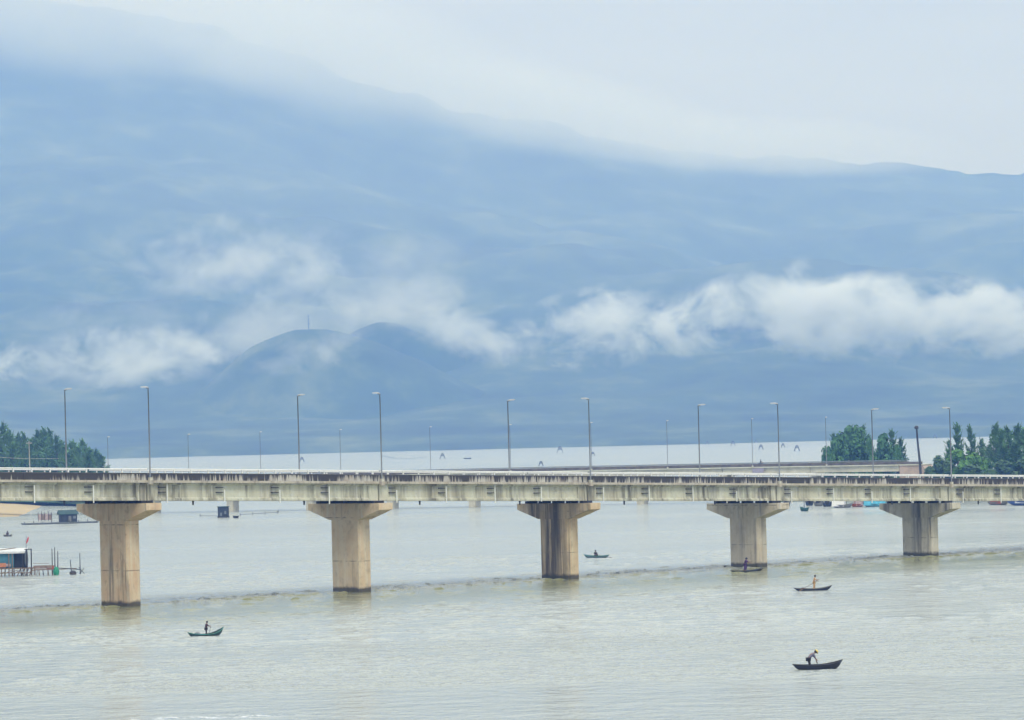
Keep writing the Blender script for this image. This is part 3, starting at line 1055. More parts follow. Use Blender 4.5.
def person(loc, rz, pose, label, cloth, trous, hat=None, scale=1.0, group=None, wide=1.0):
    """pose: joint name -> local position, facing +x."""
    root = empty("person", loc, rz, label, "person", group)
    root.scale = (scale * wide, scale * wide, scale)
    J = {k: Vector(v) for k, v in pose.items()}
    nodes, rad, idx, edges = [], [], {}, []

    def put(nm, p, r, link=None):
        idx[nm] = len(nodes)
        nodes.append(Vector(p))
        rad.append(r)
        if link:
            edges.append((idx[link], idx[nm]))
    put('pelvis', J['pelvis'], (.13, .12))
    put('waist', J['pelvis'].lerp(J['chest'], .5), (.115, .105), 'pelvis')
    put('chest', J['chest'], (.13, .115), 'waist')
    put('neck', J['neck'], .055, 'chest')
    put('jaw', J['neck'].lerp(J['head'], .55), .075, 'neck')
    put('skull', J['head'], .098, 'jaw')
    put('crown', J['head'] + (J['head'] - J['neck']).normalized() * .07, .07, 'skull')
    fwd = Vector(pose.get('look', (1, 0, 0))).normalized()
    put('nose', J['head'] + fwd * .115 - (J['head'] - J['neck']).normalized() * .02, .014, 'skull')
    for s in 'lr':
        put('sh' + s, J['sh' + s], .06, 'chest')
        put('el' + s, J['el' + s], .042, 'sh' + s)
        put('wr' + s, J['wr' + s], .03, 'el' + s)
        hd = (J['wr' + s] - J['el' + s]).normalized()
        palm = J['wr' + s] + hd * .07
        put('pa' + s, palm, (.036, .018), 'wr' + s)
        side = hd.cross(Vector((0, 0, 1)))
        side = side.normalized() if side.length > .1 else Vector((0, 1, 0))
        dn = hd.cross(side).normalized()
        for q, (o, L) in enumerate(((-.03, .065), (-.01, .078), (.01, .072), (.03, .055))):
            a = palm + hd * .035 + side * o
            put(f'fa{s}{q}', a, .010, 'pa' + s)
            put(f'fb{s}{q}', a + hd * L * .6, .009, f'fa{s}{q}')
            put(f'fc{s}{q}', a + hd * L * .6 + (hd * .35 + dn * .6) * L * .6, .008, f'fb{s}{q}')
        put('ta' + s, palm + side * -.05 - hd * .01, .011, 'pa' + s)
        put('tb' + s, palm + side * -.06 + hd * .045, .009, 'ta' + s)
        put('hi' + s, J['hi' + s], .095, 'pelvis')
        put('kn' + s, J['kn' + s], .06, 'hi' + s)
        put('an' + s, J['an' + s], .04, 'kn' + s)
        put('to' + s, J['to' + s], .035, 'an' + s)
    me = skin_mesh(nodes, edges, rad)
    me.materials.append(M['skin'])
    bo = bpy.data.objects.new("body", me)
    COL.objects.link(bo)
    bo.parent = root

    def garment(name, seq, links, rr, mat):
        m2 = skin_mesh([J[a] if isinstance(a, str) else Vector(a) for a in seq], links, rr)
        m2.materials.append(mat)
        g = bpy.data.objects.new(name, m2)
        COL.objects.link(g)
        g.parent = root
    mid = J['pelvis'].lerp(J['chest'], .5)
    garment("shirt", ['chest', mid, 'pelvis', 'shl', 'ell', 'shr', 'elr', J['chest'].lerp(J['neck'], .6)],
            [(0, 1), (1, 2), (0, 3), (3, 4), (0, 5), (5, 6), (0, 7)], [(.155, .14), (.14, .13), (.145, .135), .085, .06, .085, .06, .08], cloth)
    garment("trousers", ['pelvis', 'hil', 'knl', J['knl'].lerp(J['anl'], .8), 'hir', 'knr', J['knr'].lerp(J['anr'], .8)],
            [(0, 1), (1, 2), (2, 3), (0, 4), (4, 5), (5, 6)], [(.15, .135), .115, .085, .07, .115, .085, .07], trous)
    up = (J['head'] - J['neck']).normalized()
    hb_ = MB().lathe([(.02, .128), (.07, .115), (.105, .06), (.112, .0), (.10, -.05)], 12)
    ho = hb_.build("hair", M['hair'], root, True)
    ho.location = J['head'] - fwd * .018 + up * .02
    ho.rotation_euler = up.to_track_quat('Z', 'Y').to_euler()
    sd = fwd.cross(up).normalized()
    for s in (-1, 1):
        e = MB().lathe([(.004, -.012), (.012, 0), (.004, .012)], 6).build("eye", M['eye'], root, True)
        e.location = J['head'] + fwd * .094 + sd * s * .034 + up * .005
    if hat:
        kind, hm = hat
        if kind == 'cone':
            hb_ = MB().lathe([(.23, 0), (.24, .012), (.12, .10), (.02, .19)], 16)
        else:
            hb_ = MB().lathe([(.19, 0), (.19, .012), (.115, .03), (.105, .11), (.03, .135)], 14)
        ho = hb_.build("hat", hm, root, False)
        ho.location = J['head'] + up * .07
        ho.rotation_euler = up.to_track_quat('Z', 'Y').to_euler()
    return root


STAND = dict(pelvis=(0, 0, .86), chest=(.05, 0, 1.2), neck=(.09, 0, 1.39), head=(.13, 0, 1.51), shl=(.06, .17, 1.3), shr=(.06, -.17, 1.3),
             ell=(.26, .22, 1.12), elr=(.24, -.20, 1.08), wrl=(.47, .10, 1.13), wrr=(.43, -.08, 1.0), hil=(0, .09, .84), hir=(0, -.09, .84),
             knl=(.07, .11, .46), knr=(-.02, -.11, .45), anl=(.02, .12, .08), anr=(-.12, -.12, .08), tol=(.2, .14, .04), tor=(.06, -.14, .04), look=(1, 0, -.15))
BEND = dict(pelvis=(-.16, 0, .78), chest=(.10, 0, 1.06), neck=(.27, 0, 1.17), head=(.38, 0, 1.23), shl=(.18, .17, 1.12), shr=(.18, -.17, 1.12),
            ell=(.33, .20, .88), elr=(.30, -.20, .84), wrl=(.47, .08, .72), wrr=(.42, -.08, .60), hil=(-.15, .09, .76), hir=(-.15, -.09, .76),
            knl=(.0, .12, .43), knr=(-.10, -.12, .41), anl=(-.12, .12, .08), anr=(-.2, -.12, .08), tol=(.06, .13, .04), tor=(-.02, -.13, .04), look=(1, 0, -.7))
SIT = dict(pelvis=(0, 0, .16), chest=(.04, 0, .50), neck=(.08, 0, .68), head=(.10, 0, .80), shl=(.05, .17, .59), shr=(.05, -.17, .59),
           ell=(.25, .2, .42), elr=(.25, -.2, .40), wrl=(.44, .06, .42), wrr=(.42, -.10, .32), hil=(.02, .09, .15), hir=(.02, -.09, .15),
           knl=(.36, .16, .38), knr=(.36, -.16, .34), anl=(.5, .14, .05), anr=(.46, -.14, .05), tol=(.64, .14, .03), tor=(.6, -.14, .03), look=(1, 0, -.1))
KNEEL = dict(pelvis=(0, 0, .36), chest=(.03, 0, .70), neck=(.07, 0, .89), head=(.10, 0, 1.01), shl=(.04, .17, .80), shr=(.04, -.17, .80),
             ell=(-.10, .24, .58), elr=(.18, -.22, .60), wrl=(-.18, .16, .44), wrr=(.10, -.10, .50), hil=(0, .09, .34), hir=(0, -.09, .34),
             knl=(.30, .12, .12), knr=(.28, -.12, .10), anl=(-.08, .13, .06), anr=(-.1, -.13, .06), tol=(-.24, .13, .04), tor=(-.26, -.13, .04), look=(1, 0, -.1))

cl = lambda n, c: simple(n, c, .85, .2, 6)
C_BROWN, C_DK = cl("dark_maroon_shirt", (.055, .022, .026)), cl("dark_trousers", (.02, .018, .02))
C_GREY, C_WHT = cl("grey_shirt", (.15, .14, .19)), cl("pale_trousers", (.32, .31, .33))
C_TAN, C_PUR = cl("pale_orange_shirt", (.50, .31, .15)), cl("purple_shirt", (.075, .03, .13))
C_BLK, C_YEL, C_STRAW = cl("black_shirt", (.015, .014, .015)), cl("yellow_cloth_hat", (.75, .58, .14)), cl("straw_hat", (.50, .42, .26))


# ------------------------------------------------------------------ boats
def sampan(p0, p1, label, hull_mat, trim_mat, beam=1.0, free=.38, sheer=(.35, .45), group=None, thwarts=3, name="sampan", detail=True, bow=1):
    """A narrow wooden boat whose stern waterline lies at p0 and bow at p1."""
    p0, p1 = Vector(p0), Vector(p1)
    c = (p0 + p1) / 2
    L = (p1 - p0).length
    rz = math.atan2(p1.y - p0.y, p1.x - p0.x)
    root = empty(name, (c.x, c.y, 0), rz, label, "boat", group)
    ns = 15
    rings = []

    def sec(t):
        x = (t - .5) * L
        b = beam / 2 * (max(0, 1 - abs(2 * t - 1) ** 2.4)) ** .75 * (.98 if t > .5 else 1) + .045
        e = abs(2 * t - 1)
        gz = free + (sheer[0] if t < .5 else sheer[1]) * e ** 2.3
        kz = -.14 + (gz + .14 - .07) * e ** 4.5
        return x, b, gz, kz
    for i in range(ns):
        x, b, gz, kz = sec(i / (ns - 1))
        wal = .045
        bi = max(.012, b - wal)
        ring = [(x, b, gz), (x, b * .93, gz * .6 + kz * .4), (x, b * .72, gz * .2 + kz * .8), (x, b * .3, kz), (x, -b * .3, kz), (x, -b * .72, gz * .2 + kz * .8), (x, -b * .93, gz * .6 + kz * .4), (x, -b, gz),
                (x, -bi, gz), (x, -bi * .9, gz * .5 + kz * .5 + .05), (x, -bi * .4, kz + .10), (x, bi * .4, kz + .10), (x, bi * .9, gz * .5 + kz * .5 + .05), (x, bi, gz)]
        rings.append(ring)
    m = MB()
    n = len(rings[0])
    vs = [p for r in rings for p in r]
    fs = [(i * n + k, i * n + (k + 1) % n, (i + 1) * n + (k + 1) % n, (i + 1) * n + k) for i in range(ns - 1) for k in range(n)]
    fs += [tuple(range(n - 1, -1, -1)), tuple((ns - 1) * n + k for k in range(n))]
    m.add(vs, fs)
    m.build("hull", hull_mat, root)
    if detail:
        for s in (-1, 1):
            g = MB()
            pts = []
            for i in range(ns):
                x, b, gz, kz = sec(i / (ns - 1))
                pts.append((x, s * (b + .02), gz - .03))
            g.tube(pts, .035, 5)
            g.build("gunwale", trim_mat, root)
        for i in range(thwarts):
            t = .25 + .5 * i / max(1, thwarts - 1)
            x, b, gz, kz = sec(t)
            MB().box(x - .12, x + .12, -b + .05, b - .05, gz - .14, gz - .10).build("thwart", M['wood'], root)
    return root


def pole_thing(a, b, r, label, mat, name="oar", cat="oar", blade=True):
    a, b = Vector(a), Vector(b)
    root = empty(name, (0, 0, 0), 0, label, cat)
    root.location = a
    MB().tube([(0, 0, 0), b - a], r, 6).build("shaft", mat, root)
    if blade:
        d = (b - a).normalized()
        w = d.cross(Vector((0, 1, 0.2))).normalized()
        e = MB()
        c = b - a
        e.prism([(-.07, -.012), (.07, -.012), (.07, .012), (-.07, .012)], [lambda p, q, t=t, k=k: c + d * t + w * p * k + d.cross(w) * q for t, k in ((.003, .35), (.12, 1), (.45, 1.0), (.5, .7))])
        e.build("blade", mat, root)
    return root


fishing = "small fishing sampans on the open water"
# A: teal boat with a standing figure
sA = sampan(at(188, 637), at(223.5, 635), "dark teal sampan with upturned ends below the first two piers", M['teal_hull'], M['teal_trim'], .95, .22, (.26, .62), fishing)
pA = sA.location
def on(boat, t, z=0.0, y=0.0):
    return boat.matrix_basis @ Vector((t, y, z))
person(on(sA, .05, -.04), sA.rotation_euler.z - .1, STAND, "figure in dark maroon clothes standing in the teal sampan", C_BROWN, C_DK, None, .97)
pole_thing(on(sA, .62, 1.02), on(sA, -.25, -.35, -.75), .022, "thin oar held by the figure in the teal sampan", M['dark_wood'])
bk = empty("net_bundle", on(sA, -1.0, .12), .2, "folded pale nets lying in the stern of the teal sampan", "net")
MB().lathe([(.30, 0), (.36, .12), (.26, .26), (.08, .31)], 9).build("fold", M['net_grey'], bk)
MB().lathe([(.16, 0), (.2, .1), (.1, .26)], 8, (-.42, .05, 0)).build("fold", M['white_tarp'], bk)
# B: black boat with bending figure in a yellow hat
sB = sampan(at(793, 670.5), at(842.5, 668.5), "black sampan with a raised pointed bow, lowest boat in the picture", M['black_hull'], M['black_hull'], 1.1, .42, (.12, .34), fishing)
person(on(sB, -.62, -.02), sB.rotation_euler.z, BEND, "bending figure in grey with a yellow hat in the black sampan", C_GREY, C_DK, ('brim', C_YEL), 1.2)
pole_thing(on(sB, -.15, .75), on(sB, .12, -.3, -.8), .022, "short oar held by the bending figure", M['dark_wood'])
# C: grey sampan with a kneeling figure in pale orange
sC = sampan(at(794, 591), at(832, 590), "dark grey sampan between the fourth and fifth piers", M['grey_hull'] if False else M['black_hull'], M['grey_hull'], .95, .26, (.14, .36), fishing)
person(on(sC, .15, .0), sC.rotation_euler.z, STAND, "figure in pale orange paddling the dark grey sampan", C_TAN, C_TAN, None, 1.16)
pole_thing(on(sC, .62, 1.2), on(sC, -1.3, .25, -.55), .03, "pale paddle held by the figure in pale orange", M['wood'])
cr_ = empty("basket", on(sC, -1.2, .0), 0, "small brown basket in the stern of the dark grey sampan", "basket")
MB().lathe([(.2, 0), (.26, .34)], 10).build("body", M['red_paint'], cr_)
MB().lathe([(.27, .342), (.28, .38), (.05, .38)], 10).build("rim", M['dark_wood'], cr_)
# D: black low boat right in front of pier four, purple figure
sD = sampan(at(731, 572.5), at(763, 570.5), "low black sampan drifting at the foot of the fourth pier", M['black_hull'], M['black_hull'], .9, .15, (.14, .2), fishing)
person(on(sD, -.35, .0), sD.rotation_euler.z - .9, STAND, "figure in purple clothes standing in the sampan at the fourth pier", C_PUR, C_PUR, None, 1.2, None, 1.35)
# E: teal grey boat right of pier three
sE = sampan(at(584, 557.8), at(609, 557.8), "pale teal sampan right behind the third pier", simple("faded_teal_hull", (.10, .17, .18), .6, .2, 4), M['teal_trim'], .95, .34, (.22, .15), fishing)
person(on(sE, -.2, .08), sE.rotation_euler.z - .6, SIT, "dark figure sitting hunched in the pale teal sampan", C_BLK, C_DK, None, 1.25)
pole_thing(on(sE, .5, .4), on(sE, 2.2, .05, .5), .03, "thin oar trailing from the pale teal sampan", M['wood'], blade=True)
# F: tiny boat at the left above the stilt hut
sF = sampan(at(3.5, 536.5), at(12, 536.5), "tiny grey sampan on the water above the stilt hut", M['grey_hull'], M['grey_hull'], .8, .34, (.1, .15), fishing)
person(on(sF, .0, .05), sF.rotation_euler.z - .9, SIT, "dark figure sitting in the tiny sampan above the stilt hut", C_BLK, C_DK, None, 1.3)
# G: small black float by the dark floating hut
sampan(at(233.2, 518), at(238.5, 518), "tiny black boat beside the dark floating hut", M['black_hull'], M['black_hull'], .9, .5, (.1, .1), None, 1)
# H: small green boat with a mast
sH = sampan(at(800.5, 511.3), at(808.5, 511.3), "small dark green boat with a thin mast right of the fourth pier", simple("dark_green_hull", (.015, .075, .06), .6, .2, 3), M['teal_trim'], 1.3, .75, (.35, .2), None, 2)
MB().tube([(-.05, 0, .0), (-.05, 0, 3.2)], [.10, .06], 6).build("mast", M['dark_steel'], sH)
# I: far away boat out on the lagoon
sampan(at(463.5, 459), at(471.5, 459), "far dark boat out on the lagoon beyond the second bridge", M['black_hull'], M['black_hull'], 1.6, .7, (.3, .4), None, 1)


# moored boats beside the right shore
def moored(p0, p1, label, hull_mat, roof_mat, roof_h=2.0, group="boats moored along the right shore", cab=(.2, .85), free=.7, beam=2.2):
    root = sampan(p0, p1, label, hull_mat, hull_mat, beam, free, (.2, .5), group, 0, "moored_boat", True)
    L = (Vector(p1) - Vector(p0)).length
    x0, x1 = (cab[0] - .5) * L, (cab[1] - .5) * L
    n = 7
    cp = MB()
    arc = [(-beam * .48, free * .5), (-beam * .48, free * .6), (-beam * .44, roof_h * .75), (-beam * .22, roof_h), (beam * .22, roof_h), (beam * .44, roof_h * .75), (beam * .48, free * .6), (beam * .48, free * .5)]
    cp.prism(arc, [lambda a, b, x=x, k=k: Vector((x, a, b * k)) for x, k in ((x0, .92), (x0 * .3 + x1 * .7, 1.0), (x1, .94))])
    cp.build("canopy", roof_mat, root)
    MB().tube([(x1 + .3, 0, free * .4), (x1 + .3, 0, roof_h * 1.25)], .06, 5).build("post", M['dark_wood'], root)
    return root


moored(at(832, 507.8), at(853, 507.4), "moored boat with a white canopy on a grey hull", M['grey_hull'], M['white_tarp'], 2.1, cab=(.04, .62))
moored(at(851, 507), at(864, 506.6), "moored brown boat between the white and the cyan canopies", M['red_paint'], M['pink_tarp'], 1.9, cab=(.3, .8))
moored(at(862.5, 506.9), at(888, 506.3), "moored boat under a long cyan tarpaulin beside the fifth pier", M['blue_wall'], M['cyan_tarp'], 2.1, cab=(.05, .9))
moored(at(988, 504.8), at(1008, 505), "moored boat with a red brown cabin right of the fifth pier", M['grey_hull'], M['red_paint'], 2.4, cab=(.3, .8))
moored(at(1006, 505.4), at(1052, 505.6), "long blue boat moored at the right picture edge", M['blue_paint'], M['zinc'], 2.0, cab=(.3, .9), free=1.25, beam=3.0)
for i, (xa, xb, y, lab) in enumerate([(784, 790, 505.3, "small dark moored sampan nearest the fourth pier cap"), (806, 813, 505.6, "dark sampan moored above the small green boat"),
                                      (814, 823, 506.0, "dark sampan moored second left of the white canopy"), (823, 831.5, 506.6, "dark sampan moored just left of the white canopy")]):
    s = sampan(at(xa, y), at(xb, y), lab, M['navy'] if i % 2 else M['grey_hull'], M['dark_wood'], 1.5, .8, (.3, .4), "dark sampans moored along the right shore", 1)
    MB().box(-.5, .5, -.4, .4, .5, 1.5).build("fish_box", M['dark_wood'], s)


# ------------------------------------------------------------------ fishing huts and nets
def stilt_platform(root, x0, x1, y0, y1, z, nx, r=.09):
    MB().box(x0, x1, y0, y1, z - .14, z).build("platform", M['wood'], root)
    for i in range(nx):
        for yy in (y0 + .15, y1 - .15):
            x = x0 + .2 + (x1 - x0 - .4) * i / (nx - 1)
            MB().tube([(x, yy, -1.2), (x + rng.uniform(-.25, .25), yy, z - .141)], r * rng.uniform(.6, 1.1), 6).build("stilt", rng.choice((M['wood'], M['dark_wood'])), root)


q = at(0, 576.5)
px_m = F / q.y          # pixels per metre there
mx = lambda px: (px - 0) / px_m
hut = empty("stilt_hut", (q.x, q.y, 0), 0, "stilt fishing hut with a faded blue wall and a white roof", "hut")
stilt_platform(hut, mx(-40), mx(33), -.2, 3.4, 1.25, 8)
MB().box(mx(-36), mx(13.5), .9, .98, 1.252, 3.55).build("wall", M['blue_wall'], hut)
MB().box(mx(13.6), mx(25.5), 1.5, 1.58, 1.252, 3.5).build("wall", M['navy'], hut)  # dark sheet standing in for the shade inside the hut's opening
MB().box(mx(-36), mx(25.5), 3.1, 3.18, 1.252, 3.6).build("wall", M['navy'], hut)
MB().box(mx(25.2), mx(25.7), .9, 3.09, 1.252, 3.5).build("wall", M['navy'], hut)
rf = MB()
rf.prism([(.35, 3.50), (.35, 3.78), (3.6, 4.25), (3.6, 4.05)], [lambda a, b, x=x: Vector((x, a, b)) for x in (mx(-40), mx(25.5))])
rf.build("roof", M['zinc'], hut)
MB().tube([(mx(-6), .6, 4.0), (mx(16), .7, 4.35)], .07, 5).build("roof_pole", M['wood'], hut)
for px in (9, 12.5, 23, 27, 31.5):
    MB().tube([(mx(px), .05, -1.0), (mx(px) + .03, .05, 4.15 if px > 25 else 3.5)], .085 if px < 25 else .1, 6).build("post", M['wood'] if px < 20 else M['dark_wood'], hut)
MB().tube([(mx(25), .05, 4.1), (mx(32.4), .05, 4.12)], .07, 5).build("crossbeam", M['dark_wood'], hut)
for px in (16, 20, 24, 28):
    MB().tube([(mx(px), .02, -.4), (mx(px + 5), .02, 1.2)], .07, 5).build("brace", M['wood'], hut)
cl_ = empty("laundry", (q.x + mx(3.5), q.y + .5, 1.3), 0, "orange cloth hanging in front of the hut's blue wall", "cloth")
MB().box(-1.0, .35, -.05, .05, .1, .75).build("cloth", M['orange_cloth'], cl_)
MB().box(.36, 1.1, -.04, .04, .2, .62).build("cloth", M['pink_tarp'], cl_)
nb = empty("net_bundle", (q.x + mx(26.5), q.y + .35, 0), 0, "grey fishing net hung up at the corner of the stilt hut", "net")
MB().lathe([(.10, 4.1), (.22, 3.6), (.30, 2.8), (.26, 2.0), (.12, 1.5)], 9).build("net", M['net_grey'], nb, True)
for i in range(9):
    xa = mx(-2 + i * 4)
    MB().tube([(xa, -.25, rng.uniform(.2, .7)), (xa + rng.uniform(.5, 1.4), -.22, rng.uniform(.3, 1.0))], .045, 4).build("brace", M['wood'], hut)
MB().tube([(mx(-4), -.3, .55), (mx(33), -.3, .5)], .06, 5).build("lower_beam", M['wood'], hut)
# flag on its stick
fg = empty("flag", (q.x + mx(26), q.y + 1.0, 0), 0, "small red flag flying above the stilt hut", "flag")
MB().tube([(0, 0, 1.2), (0, 0, 5.6), (.05, 0, 6.1)], .03, 5).build("stick", M['dark_wood'], fg)
f_ = MB()
f_.add([(0.0, 0, 4.95), (.25, .05, 5.25), (.42, .0, 5.75), (.36, -.04, 6.1), (.1, 0, 5.45), (.02, .04, 4.95), (.27, .09, 5.25), (.44, .04, 5.75), (.38, 0, 6.1), (.12, .04, 5.45)],
       [(0, 1, 2, 3, 4), (9, 8, 7, 6, 5), (0, 5, 6, 1), (1, 6, 7, 2), (2, 7, 8, 3), (3, 8, 9, 4), (4, 9, 5, 0)])
f_.build("cloth", M['flag_red'], fg)
# walkway
wk = empty("walkway", (q.x, q.y, 0), 0, "low wooden walkway leading from the stilt hut to the mooring poles", "walkway")
stilt_platform(wk, mx(33.5), mx(53), .2, 1.6, .95, 5, .07)
MB().box(mx(33.5), mx(52), .25, .33, 1.05, 1.55).build("side_board", M['net_brown'], wk)
MB().tube([(mx(33), .2, 1.9), (mx(49), .2, 1.85)], .035, 4).build("rail", M['wood'], wk)
rb = empty("crate", (q.x + mx(50), q.y + .6, .95), 0, "low reddish crate on the end of the walkway", "crate")
MB().box(-.55, .55, -.3, .3, 0.0, .5).build("body", M['red_paint'], rb)
MB().box(-.6, .6, -.34, .34, .502, .56).build("lid", M['wood'], rb)
for px, t, b_, lab in [(51.8, 4.1, 0, "thin mooring pole at the end of the walkway, first of three"), (54.4, 4.3, .02, "tallest mooring pole at the end of the walkway"), (57, 3.7, .1, "thick mooring pole above the green net"),
                       (71.5, 2.3, -.25, "short leaning pole beside the dark float"), (79.6, 3.3, 0, "tall pole at the outer end of the boom")]:
    MB_ = MB().tube([(q.x + mx(px), q.y + .9, -1.2), (q.x + mx(px) + b_, q.y + .9, t)], [.12 if px in (54.4, 57) else .09, .06], 6)
    tag(MB_.build("mooring_pole", M['dark_wood']), lab, "pole", "mooring poles beside the stilt hut")
gn = empty("net_bundle", (q.x + mx(55.8), q.y + .55, 0), 0, "bright green net heaped on the mooring poles", "net")
MB().lathe([(.10, -.2), (.42, .1), (.5, .6), (.34, 1.05), (.1, 1.3)], 10).build("heap", M['net_green'], gn, True)
MB().lathe([(.08, -.5), (.2, .0), (.22, .5), (.05, .9)], 8, (.2, -.3, 0)).build("fold", M['net_green'], gn, True)
bm_ = empty("boom", (q.x, q.y + .85, 0), 0, "thin dark boom running out over the water from the mooring poles", "boom")
MB().tube([(mx(58), 0, 1.05), (mx(80), 0, .75)], .07, 5).build("spar", M['dark_wood'], bm_)
MB().tube([(mx(57), .3, .8), (mx(76), .3, .95)], .05, 5).build("spar", M['wood'], bm_)
MB().tube([(mx(78), -.4, -.2), (mx(83), .4, .9)], .05, 5).build("brace", M['dark_wood'], bm_)
MB().tube([(mx(84), -.4, .1), (mx(78), .4, 1.1)], .05, 5).build("brace", M['dark_wood'], bm_)
fl = empty("float", (q.x + mx(72.5), q.y + .6, 0), 0, "dark rounded float under the boom", "float")
MB().lathe([(.15, -.2), (.5, .05), (.55, .35), (.3, .6), (.05, .65)], 12).build("drum", M['dark_steel'], fl, True)
MB().lathe([(.56, .17), (.58, .2), (.56, .23)], 12).build("band", M['wood'], fl)

# floating house on its raft
q2 = at(68, 523.5)
pm = F / q2.y
raft = empty("raft", (q2.x, q2.y, 0), R_(14), "long low dark raft carrying the navy floating house", "raft")
MB().box(-46 / pm, 30 / pm, -1.6, 1.6, .12, .42).build("deck", M['net_grey'], raft)
for yy in (-1.2, 0, 1.2):
    MB().tube([(-45 / pm, yy, .0), (29 / pm, yy, .0)], .22, 7).build("pontoon", M['dark_wood'], raft)
for i in range(9):
    x = -44 / pm + i * 9 / pm
    MB().tube([(x, -1.4, .42), (x, -1.4, .42 + rng.uniform(.2, .6))], .08, 5).build("stake", M['dark_wood'], raft)
fh = empty("floating_house", (q2.x, q2.y, .43), R_(14), "dark navy house with a green gable roof floating on the raft", "house")
hw = 8.6 / pm
MB().prism([(-1.3, 0), (1.3, 0), (1.3, 2.0), (0, 2.75), (-1.3, 2.0)], [lambda a, b, x=x: Vector((x, a, b)) for x in (-hw, hw)]).build("wall", M['navy'], fh)
rf = MB().prism([(-1.65, 1.86), (-1.65, 2.0), (0, 2.98), (1.65, 2.0), (1.65, 1.86), (0, 2.84)], [lambda a, b, x=x: Vector((x, a, b)) for x in (-hw - .35, hw + .35)])
rf.build("roof", M['green_roof'], fh)
MB().box(hw * .0, hw * .32, -1.36, -1.302, .1, 1.5).build("door", M['grey_hull'], fh)
MB().box(hw * .55, hw * .85, -1.36, -1.302, .8, 1.5).build("window", M['galv'], fh)
# net heap on stakes
q3 = at(45, 521)
ns_ = empty("net_tent", (q3.x, q3.y, 0), 0, "pinkish grey nets drying on stakes behind the raft", "net")
for i in range(5):
    x = (-7 + 3.5 * i) / pm
    MB().tube([(x, 0, -1), (x, 0, 2.3 + .4 * (i % 2))], .07, 5).build("stake", M['dark_wood'], ns_)
for i in range(4):
    x0, x1 = (-7 + 3.5 * i) / pm, (-3.5 + 3.5 * i) / pm
    w = MB()
    w.prism([(-.06, 0), (.06, 0), (.06, 1), (-.06, 1)], [lambda a, b, x=x, k=k: Vector((x, a + .14, .25 + b * k)) for x, k in ((x0, 1.9), ((x0 + x1) / 2, 1.35), (x1 - .03, 1.9))])
    w.build("net", M['pink_tarp'] if i % 2 == 0 else M['net_brown'], ns_)
# dark floating hut near the second bridge
q4 = at(223.5, 517.5)
dh = empty("floating_hut", (q4.x, q4.y, 0), 0, "small dark blue floating hut beside a pier of the second bridge", "hut")
pm4 = F / q4.y
w4 = 5.3 / pm4
MB().box(-w4, w4, -1.1, 1.1, .35, 2.75).build("wall", M['navy'], dh)
MB().box(-w4 - .15, w4 + .15, -1.3, 1.3, 2.753, 2.9).build("roof", M['green_roof'], dh)
MB().box(-w4 - .1, w4 + .1, -1.25, 1.25, -.15, .347).build("raft", M['dark_wood'], dh)
MB().box(-w4 * .55, -w4 * .2, -1.15, -1.102, .4, 1.3).build("door", M['galv'], dh)
MB().box(w4 * .25, w4 * .6, -1.15, -1.102, .9, 1.7).build("window", M['galv'], dh)

# net lines: rows of thin stakes joined by a net edge
def net_line(pts, label, hz=.5, step=7.0):
    P = [at(*p) for p in pts]
    root = empty("net_line", P[0], 0, label, "net")
    Q = [p - P[0] for p in P]
    MB().tube([Vector((p.x, p.y, hz * .7)) for p in Q], .06, 4).build("rope", M['net_grey'], root)
    k = 0
    for a, b in zip(Q, Q[1:]):
        L = (b - a).length
        for i in range(max(1, int(L / step))):
            p = a.lerp(b, i / max(1, int(L / step)))
            MB().tube([(p.x, p.y, -.8), (p.x + .1, p.y, hz + rng.uniform(0, .5))], .06, 4).build("stake", M['dark_wood'], root)
            k += 1
            if k > 60:
                return


net_line([(240, 516), (277, 513.5), (279, 512)], "line of low net stakes right of the tiny black boat")
net_line([(200, 517.2), (218, 517.3)], "short net line left of the dark floating hut")
net_line([(382, 456.8), (396, 459.4), (412, 459.8), (428, 458.0)], "curved net line far out on the lagoon", 1.4, 26)


# far lift nets on the lagoon
def lift_net(px, py, w, label):
    p = at(px, py)
    s = p.y / F
    root = empty("lift_net", p, 0, label, "lift net", "fishing lift nets far out on the lagoon")
    W = w * s / 2 * .8
    hgt = w * s * .75
    for a, b in ((-W, -W), (W, -W), (W, W), (-W, W)):
        MB().tube([(a, b, -.5), (a * .35, b * .35, hgt)], .22, 5).build("pole", M['dark_wood'], root)
    MB().lathe([(W * .70, hgt * .52), (W * .5, hgt * .70), (.1, hgt * .98)], 8).build("net", M['net_grey'], root)
    MB().box(-W * .3, W * .3, -W * .2, W * .2, hgt * .982, hgt * 1.1).build("frame", M['dark_wood'], root)


for px, py, w, lab in [(302, 462, 6, "grey lift net seen beside the tall lamp above the second pier"), (442.5, 459, 7, "grey lift net right of the curved net line"), (560, 453, 8, "large grey lift net left of the thin lamp pair"),
                       (541, 466, 6, "low lift net just above the second bridge railing"), (593, 456, 5, "lift net seen through the lamp pair"), (707, 445, 5, "lift net at the far shore beside the tall lamp"),
                       (733, 446, 6, "lift net at the far shore, second of the right group"), (761, 449.5, 6, "lift net between the thin lamp and the tall lamp"), (783, 447.5, 5, "lift net just right of the fourth near lamp"),
                       (797, 451, 7, "lift net left of the dense trees"), (756, 443, 4, "tiny lift net under the far shore beside the thin lamp"), (935, 438.5, 5, "tiny lift net right of the leaning post")]:
    lift_net(px, py, w, lab)

